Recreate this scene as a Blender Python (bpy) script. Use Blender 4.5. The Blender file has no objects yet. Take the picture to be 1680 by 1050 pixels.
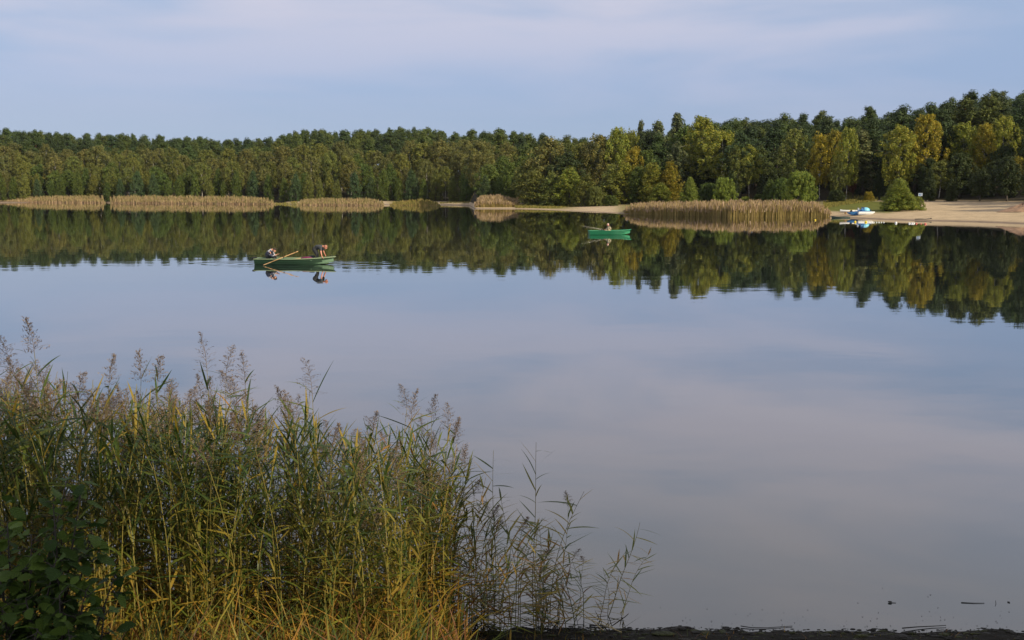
import bpy, bmesh, math, random
import numpy as np
from mathutils import Vector, Matrix

# ------------------------------------------------------------ camera, light, sky
SC = bpy.context.scene
COL = SC.collection
F = 1680.0            # focal length in photograph pixels
CAMZ = 4.0
PITCH = math.atan(213.0 / F)
CP, SP = math.cos(PITCH), math.sin(PITCH)
cam = bpy.data.objects.new("camera", bpy.data.cameras.new("camera"))
COL.objects.link(cam)
cam.location = (0, 0, CAMZ)
cam.rotation_euler = (math.pi / 2 - PITCH, 0, 0)
cam.data.sensor_width = 36.0
cam.data.lens = 36.0
cam.data.clip_start = 0.1
cam.data.clip_end = 9000
SC.camera = cam
SC.view_settings.view_transform = 'Standard'
SC.view_settings.look = 'None'
SC.view_settings.exposure = 0.0
SC.view_settings.gamma = 1.0
SC.view_settings.use_curve_mapping = False
SC.cycles.max_bounces = 6
SC.cycles.diffuse_bounces = 2
SC.cycles.glossy_bounces = 3
SC.cycles.transmission_bounces = 3
SC.cycles.use_denoising = True

SUN_EL = math.radians(30)
SUN_DIR = Vector((0.76, -0.65, 0)).normalized() * math.cos(SUN_EL) + Vector((0, 0, math.sin(SUN_EL)))
sun = bpy.data.objects.new("sun", bpy.data.lights.new("sun", 'SUN'))
COL.objects.link(sun)
sun.data.energy = 5.0
sun.data.angle = math.radians(0.5)
sun.data.color = (1.0, 0.87, 0.62)
sun.rotation_euler = SUN_DIR.to_track_quat('Z', 'Y').to_euler()
sun.location = (60, -30, 60)

W = bpy.data.worlds.new("World")
SC.world = W
W.use_nodes = True
wn, wl = W.node_tree.nodes, W.node_tree.links
wn.clear()
wo = wn.new('ShaderNodeOutputWorld'); bg = wn.new('ShaderNodeBackground')
sky = wn.new('ShaderNodeTexSky'); sky.sky_type = 'NISHITA'; sky.sun_disc = False
sky.sun_elevation = SUN_EL
sky.sun_rotation = math.atan2(SUN_DIR.x, SUN_DIR.y)
sky.altitude = 50; sky.air_density = 1.0; sky.dust_density = 0.4; sky.ozone_density = 2.0
bg.inputs['Strength'].default_value = 0.105
tc = wn.new('ShaderNodeTexCoord')
mp = wn.new('ShaderNodeMapping'); mp.inputs['Scale'].default_value = (1.0, 1.0, 5.5)
mp.inputs['Rotation'].default_value = (0.0, math.radians(9), 0.0)
wl.new(tc.outputs['Generated'], mp.inputs['Vector'])
nz = wn.new('ShaderNodeTexNoise'); nz.inputs['Scale'].default_value = 2.3
nz.inputs['Detail'].default_value = 5; nz.inputs['Roughness'].default_value = 0.5
nz.inputs['Distortion'].default_value = 0.35
wl.new(mp.outputs[0], nz.inputs['Vector'])
rp = wn.new('ShaderNodeMapRange'); rp.interpolation_type = 'SMOOTHSTEP'
rp.inputs[1].default_value = 0.34; rp.inputs[2].default_value = 0.64
rp.inputs[3].default_value = 0.0; rp.inputs[4].default_value = 0.78
wl.new(nz.outputs['Fac'], rp.inputs[0])
sep = wn.new('ShaderNodeSeparateXYZ'); wl.new(tc.outputs['Generated'], sep.inputs[0])
# blue air veiled by thin high cloud; the veil is brighter overhead
veil = wn.new('ShaderNodeMix'); veil.data_type = 'RGBA'
veil.inputs[0].default_value = 0.80
veil.inputs[7].default_value = (3.0, 3.95, 6.2, 1)
wl.new(sky.outputs[0], veil.inputs[6])
cl = wn.new('ShaderNodeMix'); cl.data_type = 'RGBA'
cl.inputs[7].default_value = (5.85, 5.65, 6.85, 1)
wl.new(veil.outputs[2], cl.inputs[6])
up = wn.new('ShaderNodeMapRange'); up.inputs[1].default_value = 0.05; up.inputs[2].default_value = 0.19
up.inputs[3].default_value = 0.12; up.inputs[4].default_value = 1.0
wl.new(sep.outputs[2], up.inputs[0])
mm = wn.new('ShaderNodeMath'); mm.operation = 'MULTIPLY'
wl.new(up.outputs[0], mm.inputs[0]); wl.new(rp.outputs[0], mm.inputs[1])
even = wn.new('ShaderNodeMapRange'); even.inputs[1].default_value = 0.19; even.inputs[2].default_value = 0.34; even.inputs[4].default_value = 0.7
wl.new(sep.outputs[2], even.inputs[0])
ev = wn.new('ShaderNodeMix'); ev.data_type = 'FLOAT'; ev.inputs[3].default_value = 0.48
wl.new(even.outputs[0], ev.inputs[0]); wl.new(mm.outputs[0], ev.inputs[2]); wl.new(ev.outputs[0], cl.inputs[0])
gain = wn.new('ShaderNodeMapRange'); gain.inputs[1].default_value = 0.07; gain.inputs[2].default_value = 0.28
gain.inputs[3].default_value = 1.0; gain.inputs[4].default_value = 1.28
wl.new(sep.outputs[2], gain.inputs[0])
vm = wn.new('ShaderNodeVectorMath'); vm.operation = 'SCALE'
wl.new(cl.outputs[2], vm.inputs[0]); wl.new(gain.outputs[0], vm.inputs['Scale'])
warm = wn.new('ShaderNodeMix'); warm.data_type = 'RGBA'; warm.blend_type = 'MULTIPLY'; warm.inputs[7].default_value = (1.09, 1.0, .80, 1)
wf = wn.new('ShaderNodeMapRange'); wf.inputs[1].default_value = 0.10; wf.inputs[2].default_value = 0.34
wl.new(sep.outputs[2], wf.inputs[0]); wl.new(wf.outputs[0], warm.inputs[0]); wl.new(vm.outputs[0], warm.inputs[6])
wl.new(warm.outputs[2], bg.inputs['Color']); wl.new(bg.outputs[0], wo.inputs['Surface'])

# ------------------------------------------------------------ helpers
RNG = np.random.default_rng(11)
R = random.Random(5)

def top_z(py, y):
    """height of a point seen at picture row py at forward distance y"""
    k = (525.0 - py) / F
    return CAMZ + y * (k * CP - SP) / (CP + k * SP)

def wx(px, y, z=0.0):
    """x of a point seen at picture column px at forward distance y and height z"""
    return (px - 840.0) / F * (y * CP - (z - CAMZ) * SP)

def water_pt(px, py):
    k = (525.0 - py) / F
    y = -CAMZ * (CP + k * SP) / (k * CP - SP)
    return wx(px, y, 0.0), y

def tag(o, label=None, cat=None, group=None, kind=None):
    if label: o['label'] = label
    if cat: o['category'] = cat
    if group: o['group'] = group
    if kind: o['kind'] = kind
    return o

def empty(name, loc=(0, 0, 0), rz=0.0, **kw):
    o = bpy.data.objects.new(name, None)
    COL.objects.link(o)
    o.location = loc
    o.rotation_euler = (0, 0, rz)
    o.empty_display_size = 0.2
    return tag(o, **kw)

def mesh(name, verts, faces, mat, smooth=False):
    me = bpy.data.meshes.new(name)
    v = verts.tolist() if isinstance(verts, np.ndarray) else verts
    f = faces.tolist() if isinstance(faces, np.ndarray) else faces
    me.from_pydata(v, [], f)
    if smooth:
        me.polygons.foreach_set('use_smooth', [True] * len(me.polygons))
    if mat:
        for m in (mat if isinstance(mat, (list, tuple)) else [mat]):
            me.materials.append(m)
    me.update()
    return me

def link(name, me, parent=None, loc=(0, 0, 0), rot=(0, 0, 0), color=None):
    o = bpy.data.objects.new(name, me)
    COL.objects.link(o)
    o.parent = parent
    o.location = loc
    o.rotation_euler = rot
    if color: o.color = (*color, 1)
    return o

class MB:
    """collects vertices and faces of one mesh"""
    def __init__(s): s.v, s.f = [], []
    def add(s, v, f):
        n = len(s.v)
        s.v.extend([tuple(p) for p in v]); s.f.extend([tuple(i + n for i in q) for q in f])
    def tube(s, pts, rad, sides=6, cap=True):
        pts = [Vector(p) for p in pts]
        n0 = len(s.v); n = len(pts)
        for i, p in enumerate(pts):
            d = (pts[min(i + 1, n - 1)] - pts[max(i - 1, 0)])
            if d.length < 1e-9: d = Vector((0, 0, 1))
            d.normalize()
            a = d.orthogonal().normalized() if abs(d.z) < .95 else (Vector((0, 1, 0)).cross(d)).normalized()
            b = d.cross(a)
            r = rad[i] if isinstance(rad, (list, tuple)) else rad
            for k in range(sides):
                t = 2 * math.pi * k / sides
                s.v.append(tuple(p + (a * math.cos(t) + b * math.sin(t)) * r))
        for i in range(n - 1):
            for k in range(sides):
                k2 = (k + 1) % sides
                s.f.append((n0 + i * sides + k, n0 + i * sides + k2, n0 + (i + 1) * sides + k2, n0 + (i + 1) * sides + k))
        if cap:
            s.f.append(tuple(n0 + k for k in reversed(range(sides))))
            s.f.append(tuple(n0 + (n - 1) * sides + k for k in range(sides)))
    def box(s, c, d, rz=0.0, bevel=0.0):
        x, y, z = [t / 2 for t in d]
        b = min(bevel, x * .9, y * .9, z * .9)
        ca, sa = math.cos(rz), math.sin(rz)
        if b <= 0:
            P = [(i * x, j * y, k * z) for k in (-1, 1) for (i, j) in ((-1, -1), (1, -1), (1, 1), (-1, 1))]
            Fc = [(3, 2, 1, 0), (4, 5, 6, 7), (0, 1, 5, 4), (1, 2, 6, 5), (2, 3, 7, 6), (3, 0, 4, 7)]
        else:
            P, Fc = [], []
            rings = [(-z, x - b, y - b), (-z + b, x, y), (z - b, x, y), (z, x - b, y - b)]
            for (zz, xx, yy) in rings:
                P += [(-xx, -yy + b, zz), (-xx + b, -yy, zz), (xx - b, -yy, zz), (xx, -yy + b, zz),
                      (xx, yy - b, zz), (xx - b, yy, zz), (-xx + b, yy, zz), (-xx, yy - b, zz)]
            for r_ in range(3):
                for k in range(8):
                    k2 = (k + 1) % 8
                    Fc.append((r_ * 8 + k, r_ * 8 + k2, r_ * 8 + 8 + k2, r_ * 8 + 8 + k))
            Fc.append(tuple(reversed(range(8)))); Fc.append(tuple(range(24, 32)))
        s.add([(c[0] + p[0] * ca - p[1] * sa, c[1] + p[0] * sa + p[1] * ca, c[2] + p[2]) for p in P], Fc)
    def ell(s, c, r, nu=12, nv=8):
        V = [(c[0], c[1], c[2] - r[2])]
        for j in range(1, nv):
            a = -math.pi / 2 + math.pi * j / nv
            for i in range(nu):
                t = 2 * math.pi * i / nu
                V.append((c[0] + r[0] * math.cos(a) * math.cos(t), c[1] + r[1] * math.cos(a) * math.sin(t), c[2] + r[2] * math.sin(a)))
        V.append((c[0], c[1], c[2] + r[2]))
        Fc = [(0, 1 + (i + 1) % nu, 1 + i) for i in range(nu)]
        for j in range(nv - 2):
            for i in range(nu):
                a = 1 + j * nu; i2 = (i + 1) % nu
                Fc.append((a + i, a + i2, a + nu + i2, a + nu + i))
        a = 1 + (nv - 2) * nu
        Fc += [(a + i, a + (i + 1) % nu, len(V) - 1) for i in range(nu)]
        s.add(V, Fc)
    def build(s, name, mat, parent=None, loc=(0, 0, 0), rot=(0, 0, 0), smooth=False, color=None):
        return link(name, mesh(name, s.v, s.f, mat, smooth), parent, loc, rot, color)

# ------------------------------------------------------------ materials
def new_mat(name):
    m = bpy.data.materials.new(name)
    m.use_nodes = True
    return m, m.node_tree.nodes, m.node_tree.links, m.node_tree.nodes['Principled BSDF']

def plain(name, col, rough=0.6, var=0.15, scale=6.0, bump=0.0, metallic=0.0, spec=0.5, dirt=None):
    m, n, l, p = new_mat(name)
    p.inputs['Roughness'].default_value = rough
    p.inputs['Metallic'].default_value = metallic
    p.inputs['Specular IOR Level'].default_value = spec
    t = n.new('ShaderNodeTexCoord'); z = n.new('ShaderNodeTexNoise')
    z.inputs['Scale'].default_value = scale; z.inputs['Detail'].default_value = 5
    l.new(t.outputs['Object'], z.inputs['Vector'])
    r = n.new('ShaderNodeValToRGB')
    r.color_ramp.elements[0].position = 0.3; r.color_ramp.elements[1].position = 0.7
    d = dirt or tuple(c * (1 - var) for c in col)
    r.color_ramp.elements[0].color = (*d, 1)
    r.color_ramp.elements[1].color = (*[min(1, c * (1 + var)) for c in col], 1)
    l.new(z.outputs['Fac'], r.inputs[0]); l.new(r.outputs[0], p.inputs['Base Color'])
    if bump:
        b = n.new('ShaderNodeBump'); b.inputs['Strength'].default_value = bump; b.inputs['Distance'].default_value = 0.05
        l.new(z.outputs['Fac'], b.inputs['Height']); l.new(b.outputs[0], p.inputs['Normal'])
    return m

def leaf_mat(name, hue=((0.75, 0.9, 0.8), (1.3, 1.12, 0.9)), trans=0.25, rough=0.6, spec=0.25, noise=0.35, nscale=0.45):
    """leaves: the object's own colour, varied leaf by leaf and patch by patch"""
    m, n, l, p = new_mat(name)
    oi = n.new('ShaderNodeObjectInfo'); ge = n.new('ShaderNodeNewGeometry')
    r = n.new('ShaderNodeValToRGB')
    r.color_ramp.elements[0].color = (*hue[0], 1); r.color_ramp.elements[1].color = (*hue[1], 1)
    l.new(ge.outputs['Random Per Island'], r.inputs[0])
    a = n.new('ShaderNodeMix'); a.data_type = 'RGBA'; a.blend_type = 'MULTIPLY'; a.inputs[0].default_value = 1
    a.clamp_result = False
    l.new(oi.outputs['Color'], a.inputs[6]); l.new(r.outputs[0], a.inputs[7])
    tcn = n.new('ShaderNodeTexCoord'); z = n.new('ShaderNodeTexNoise'); z.inputs['Scale'].default_value = nscale
    z.inputs['Detail'].default_value = 2
    l.new(tcn.outputs['Object'], z.inputs['Vector'])
    mr = n.new('ShaderNodeMapRange'); mr.inputs[1].default_value = 0.3; mr.inputs[2].default_value = 0.7
    mr.inputs[3].default_value = 1 - noise; mr.inputs[4].default_value = 1 + noise
    l.new(z.outputs['Fac'], mr.inputs[0])
    v = n.new('ShaderNodeVectorMath'); v.operation = 'SCALE'
    l.new(a.outputs[2], v.inputs[0]); l.new(mr.outputs[0], v.inputs['Scale'])
    l.new(v.outputs[0], p.inputs['Base Color'])
    p.inputs['Roughness'].default_value = rough; p.inputs['Specular IOR Level'].default_value = spec
    tr = n.new('ShaderNodeBsdfTranslucent'); mx = n.new('ShaderNodeMixShader'); mx.inputs[0].default_value = trans
    l.new(v.outputs[0], tr.inputs['Color'])
    l.new(p.outputs[0], mx.inputs[1]); l.new(tr.outputs[0], mx.inputs[2])
    l.new(mx.outputs[0], n['Material Output'].inputs['Surface'])
    return m

def blade_mat(name, stops, trans=0.3, rough=0.45, spec=0.35):
    """grass and reed leaves: one of several natural colours for each leaf"""
    m, n, l, p = new_mat(name)
    ge = n.new('ShaderNodeNewGeometry'); r = n.new('ShaderNodeValToRGB')
    cr = r.color_ramp; cr.interpolation = 'LINEAR'
    cr.elements[0].position = stops[0][0]; cr.elements[0].color = (*stops[0][1], 1)
    cr.elements[1].position = stops[-1][0]; cr.elements[1].color = (*stops[-1][1], 1)
    for pos, c in stops[1:-1]:
        e = cr.elements.new(pos); e.color = (*c, 1)
    l.new(ge.outputs['Random Per Island'], r.inputs[0])
    l.new(r.outputs[0], p.inputs['Base Color'])
    p.inputs['Roughness'].default_value = rough; p.inputs['Specular IOR Level'].default_value = spec
    tr = n.new('ShaderNodeBsdfTranslucent'); mx = n.new('ShaderNodeMixShader'); mx.inputs[0].default_value = trans
    l.new(r.outputs[0], tr.inputs['Color'])
    l.new(p.outputs[0], mx.inputs[1]); l.new(tr.outputs[0], mx.inputs[2])
    l.new(mx.outputs[0], n['Material Output'].inputs['Surface'])
    return m

def bark_mat(name, kind):
    m, n, l, p = new_mat(name)
    t = n.new('ShaderNodeTexCoord'); mpn = n.new('ShaderNodeMapping')
    z = n.new('ShaderNodeTexNoise'); z.inputs['Detail'].default_value = 4
    l.new(t.outputs['Object'], mpn.inputs[0]); l.new(mpn.outputs[0], z.inputs['Vector'])
    r = n.new('ShaderNodeValToRGB')
    if kind == 'birch':
        mpn.inputs['Scale'].default_value = (1.5, 1.5, 3.0); z.inputs['Scale'].default_value = 1.6
        r.color_ramp.elements[0].position = 0.40; r.color_ramp.elements[0].color = (0.05, 0.045, 0.04, 1)
        r.color_ramp.elements[1].position = 0.50; r.color_ramp.elements[1].color = (0.52, 0.49, 0.44, 1)
        l.new(z.outputs['Fac'], r.inputs[0]); l.new(r.outputs[0], p.inputs['Base Color'])
    elif kind == 'pine':
        mpn.inputs['Scale'].default_value = (3, 3, 0.8); z.inputs['Scale'].default_value = 3
        r.color_ramp.elements[0].position = 0.35; r.color_ramp.elements[0].color = (0.55, 0.5, 0.5, 1)
        r.color_ramp.elements[1].position = 0.65; r.color_ramp.elements[1].color = (1.15, 1.1, 1.1, 1)
        l.new(z.outputs['Fac'], r.inputs[0])
        s = n.new('ShaderNodeSeparateXYZ'); l.new(t.outputs['Object'], s.inputs[0])
        mr = n.new('ShaderNodeMapRange'); mr.inputs[1].default_value = 5; mr.inputs[2].default_value = 10
        l.new(s.outputs[2], mr.inputs[0])
        mx = n.new('ShaderNodeMix'); mx.data_type = 'RGBA'
        mx.inputs[6].default_value = (0.09, 0.065, 0.05, 1); mx.inputs[7].default_value = (0.28, 0.13, 0.06, 1)
        l.new(mr.outputs[0], mx.inputs[0])
        a = n.new('ShaderNodeMix'); a.data_type = 'RGBA'; a.blend_type = 'MULTIPLY'; a.inputs[0].default_value = 1
        l.new(mx.outputs[2], a.inputs[6]); l.new(r.outputs[0], a.inputs[7]); l.new(a.outputs[2], p.inputs['Base Color'])
    else:
        mpn.inputs['Scale'].default_value = (3, 3, 0.8); z.inputs['Scale'].default_value = 3
        r.color_ramp.elements[0].position = 0.3; r.color_ramp.elements[0].color = (0.05, 0.042, 0.035, 1)
        r.color_ramp.elements[1].position = 0.7; r.color_ramp.elements[1].color = (0.13, 0.115, 0.095, 1)
        l.new(z.outputs['Fac'], r.inputs[0]); l.new(r.outputs[0], p.inputs['Base Color'])
    p.inputs['Roughness'].default_value = 0.85
    return m

M_PINE = leaf_mat('pine_needles', ((0.65, 0.8, 0.8), (1.35, 1.2, 1.05)), trans=0.12, noise=0.25)
M_LEAF = leaf_mat('tree_leaves', ((0.62, 0.78, 0.7), (1.45, 1.22, 0.95)), trans=0.28, noise=0.3)
M_BARKB = bark_mat('birch_bark', 'birch'); M_BARKP = bark_mat('pine_bark', 'pine'); M_BARK = bark_mat('tree_bark', 'plain')

# ------------------------------------------------------------ terrain
SHORE = [(-400, 330.5), (-150, 331.5), (0, 332.5), (172, 332.5), (181, 333), (445, 334), (480, 335.5), (628, 335.5),
         (700, 336), (770, 337), (779, 342.5), (850, 343), (900, 344.5), (960, 347), (1000, 349), (1030, 351),
         (1100, 353), (1200, 355), (1300, 355.3), (1350, 355), (1400, 357.6), (1450, 360), (1500, 361.5), (1600, 364),
         (1640, 365.4), (1680, 367), (1800, 374), (2100, 405)]
_a, _r = [], []
for px_, py_ in SHORE:
    x_, y_ = water_pt(px_, py_)
    _a.append(math.atan2(x_, y_)); _r.append(math.hypot(x_, y_))
_a = [-math.pi, math.radians(-95), math.radians(-65), math.radians(-48)] + _a + [math.radians(55), math.radians(75), math.radians(95), math.pi]
_r = [90, 90, 170, 300] + _r + [52, 40, 30, 30]
SH_A, SH_R = np.array(_a), np.array(_r)

def px_az(px): return math.atan((px - 840.0) / F * CP)
def az_px(az): return np.tan(np.clip(az, -1.4, 1.4)) / CP * F + 840.0

# skyline of the wooded hill behind, as column, row and forward distance of the crest
CREST = [(-600, 212, 480), (0, 212, 480), (100, 220, 480), (200, 223, 480), (300, 226, 480), (370, 231, 480), (440, 230, 470), (500, 216, 460),
         (600, 214, 450), (700, 212, 440), (760, 220, 430), (850, 226, 415), (950, 232, 400), (1060, 226, 370), (1120, 218, 340),
         (1180, 205, 310), (1260, 194, 290), (1330, 188, 280), (1400, 183, 270), (1500, 174, 262), (1580, 157, 258),
         (1680, 150, 250), (1900, 148, 240), (2600, 170, 240)]
C_PX = np.array([c[0] for c in CREST], float)
C_D = np.array([c[2] for c in CREST], float)
C_H = np.array([top_z(c[1], c[2]) - 16.5 for c in CREST])
# how far behind the water's edge the wood begins, and the height of the land there
FR = [(-600, 5, .6), (440, 5, .6), (480, 14, .8), (770, 18, .9), (790, 22, .8), (900, 38, .8), (1000, 42, .9), (1040, 44, 1.1), (1200, 46, 1.3),
      (1340, 48, 2.0), (1420, 52, 2.2), (1680, 50, 2.3), (2600, 40, 2.2)]
FR_PX, FR_S, FR_Z = [np.array([c[i] for c in FR], float) for i in range(3)]

def smooth(t): t = np.clip(t, 0, 1); return t * t * (3 - 2 * t)
def near_line(x):
    """forward distance of the near water's edge"""
    return 8.93 + 0.035 * np.sin(x * 1.3 + .6) + 0.018 * np.sin(x * 4.3 + 1) + 0.014 * np.sin(x * 10.1 + 2 * np.sin(x * 3.1)) + 0.009 * np.sin(x * 27 + 3 * np.sin(x * 5)) + 0.02 * x - 0.004 * x * x \
        + np.where(x < -1.0, 0.12 * (-1.0 - x), 0)

def ground_z(x, y):
    x = np.asarray(x, float); y = np.asarray(y, float)
    az = np.arctan2(x, y); r = np.hypot(x, y)
    Ds = np.interp(az, SH_A, SH_R)
    s = r - Ds
    px = az_px(az)
    px = np.where(np.abs(az) > 1.2, np.where(az > 0, 2600, -600), px)
    fs = np.interp(px, FR_PX, FR_S); fz = np.interp(px, FR_PX, FR_Z)
    cd = np.interp(px, C_PX, C_D) / np.cos(np.clip(az, -0.7, 0.7)); ch = np.interp(px, C_PX, C_H)
    cs = np.maximum(cd - Ds, fs + 60)
    far = np.where(s < 0, np.maximum(-1.6, s * 0.10), fz * np.clip(s / fs, 0, 1) ** 0.8)
    far = far + np.where(s > fs, (ch - fz) * np.sin(np.clip((s - fs) / (cs - fs), 0, 1) * np.pi / 2) ** 1.15, 0)
    far = far + np.where(s > 2, 0.06 * np.sin(x * .31) * np.sin(y * .23), 0) * smooth((s - 2) / 10)
    far = far - np.where(s > cs + 25, 10 * smooth((s - cs - 25) / 120), 0)
    n = near_line(x) - y
    nn = np.interp(n, [-30, -6, 0, 0.25, 0.8, 2.2, 5.2, 9.2, 14, 40], [-1.7, -0.75, 0, 0.035, 0.07, 0.30, 1.35, 2.4, 2.7, 3.2])
    nn = nn + np.where((n > 0), 0.012 * np.sin(x * 13 + y * 5) * np.sin(y * 17), 0)
    return np.maximum(far, nn)

def gz(x, y): return float(ground_z(x, y))

def ground_type(x, y):
    """colour of the soil itself: sand, turf, forest floor, mud"""
    az = np.arctan2(x, y); r = np.hypot(x, y); s = r - np.interp(az, SH_A, SH_R)
    px = az_px(az)
    px = np.where(np.abs(az) > 1.2, np.where(az > 0, 2600, -600), px)
    fs = np.interp(px, FR_PX, FR_S)
    sand = np.array((0.45, 0.345, 0.225)); turf = np.array((0.115, 0.125, 0.02)); floor = np.array((0.034, 0.027, 0.014))
    mud = np.array((0.016, 0.014, 0.010)); wet = np.array((0.20, 0.15, 0.115)); straw = np.array((0.22, 0.19, 0.07))
    def b(c0, c1, t): return c0 + (c1 - c0) * t[..., None]
    c = np.broadcast_to(sand, x.shape + (3,)).copy()
    c = b(c, wet, 1 - smooth(s / 2.5))
    # low straw-green sedge on the spit, turf beside the beach
    sp = smooth((px - 860) / 30) * (1 - smooth((px - 905) / 60)) * smooth((s - 3) / 4)
    sp = np.maximum(sp, smooth((px - 630) / 20) * (1 - smooth((px - 700) / 30)) * smooth((s - 2) / 3))
    c = b(c, straw, np.clip(sp, 0, 1))
    g = smooth((px - 1345) / 14) * (1 - smooth((px - 1440 - s * 1.2) / 22)) * smooth((s - 8) / 6) * (1 - smooth((s - fs + 8) / 6))
    c = b(c, turf, g)
    c = b(c, straw, smooth((px - 1000) / 30) * (1 - smooth((px - 1340) / 20)) * smooth((s - 1) / 3))
    c = b(c, floor, smooth((s - fs + 5) / 6))
    c = b(c, floor * 0.8, (px < 470) * smooth((s - 1) / 2))
    n = near_line(x) - y
    nm = smooth((n + 4) / 1.0)
    c = b(c, mud, nm)
    return c

def build_ground():
    azs = np.concatenate([np.radians(np.arange(-180, -32, 4.0)), np.radians(np.arange(-32, 34, 0.11)), np.radians(np.arange(34, 180.1, 4.0))])
    near_r = np.concatenate([np.arange(0.0, 6.0, 0.75), np.arange(6.0, 14.0, 0.14), [15, 17, 20, 26]])
    mid_t = np.linspace(0.08, 1.0, 8)
    s_list = np.concatenate([[-8, -4, -2, -1, -.4, 0, .4, .9, 1.5], np.arange(2.2, 62, 1.2), np.arange(63, 260, 7), [290, 350, 450, 650, 1000, 1800, 3500, 6500]])
    Ds = np.interp(azs, SH_A, SH_R)
    rows = [np.full_like(azs, r_) for r_ in near_r] + [26 + (np.maximum(Ds - 12, 28) - 26) * t for t in mid_t] \
        + [np.maximum(Ds + s_, 28.5 + i * .01) for i, s_ in enumerate(s_list)]
    r_ = np.array(rows)
    X = r_ * np.sin(azs)[None, :]; Y = r_ * np.cos(azs)[None, :]
    Z = ground_z(X, Y)
    nr, nc = r_.shape
    V = np.stack([X, Y, Z], -1).reshape(-1, 3)
    i, j = np.meshgrid(np.arange(nr - 1), np.arange(nc - 1), indexing='ij')
    a = (i * nc + j).ravel()
    Fq = np.stack([a, a + 1, a + nc + 1, a + nc], -1)
    m, n, l, p = new_mat('ground')
    at = n.new('ShaderNodeAttribute'); at.attribute_name = 'soil'
    t = n.new('ShaderNodeTexCoord')
    z1 = n.new('ShaderNodeTexNoise'); z1.inputs['Scale'].default_value = 0.6; z1.inputs['Detail'].default_value = 8; z1.inputs['Roughness'].default_value = .7
    z2 = n.new('ShaderNodeTexNoise'); z2.inputs['Scale'].default_value = 14; z2.inputs['Detail'].default_value = 6
    l.new(t.outputs['Object'], z1.inputs['Vector']); l.new(t.outputs['Object'], z2.inputs['Vector'])
    ad = n.new('ShaderNodeMath'); ad.operation = 'ADD'; l.new(z1.outputs['Fac'], ad.inputs[0]); l.new(z2.outputs['Fac'], ad.inputs[1])
    mr = n.new('ShaderNodeMapRange'); mr.inputs[1].default_value = 0.7; mr.inputs[2].default_value = 1.3
    mr.inputs[3].default_value = .6; mr.inputs[4].default_value = 1.25; l.new(ad.outputs[0], mr.inputs[0])
    v = n.new('ShaderNodeVectorMath'); v.operation = 'SCALE'; l.new(at.outputs['Color'], v.inputs[0]); l.new(mr.outputs[0], v.inputs['Scale'])
    l.new(v.outputs[0], p.inputs['Base Color'])
    bp = n.new('ShaderNodeBump'); bp.inputs['Strength'].default_value = 0.6; bp.inputs['Distance'].default_value = 0.05
    l.new(ad.outputs[0], bp.inputs['Height']); l.new(bp.outputs[0], p.inputs['Normal'])
    p.inputs['Roughness'].default_value = 0.95; p.inputs['Specular IOR Level'].default_value = 0.2
    me = mesh('ground', V, Fq, m, smooth=True)
    ca = me.color_attributes.new('soil', 'FLOAT_COLOR', 'POINT')
    c = ground_type(X, Y).reshape(-1, 3)
    ca.data.foreach_set('color', np.concatenate([c, np.ones((len(c), 1))], 1).astype(np.float32).ravel())
    tag(link('ground', me), 'sandy and wooded land around the lake with the dark near bank', None, kind='structure')
build_ground()

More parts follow.
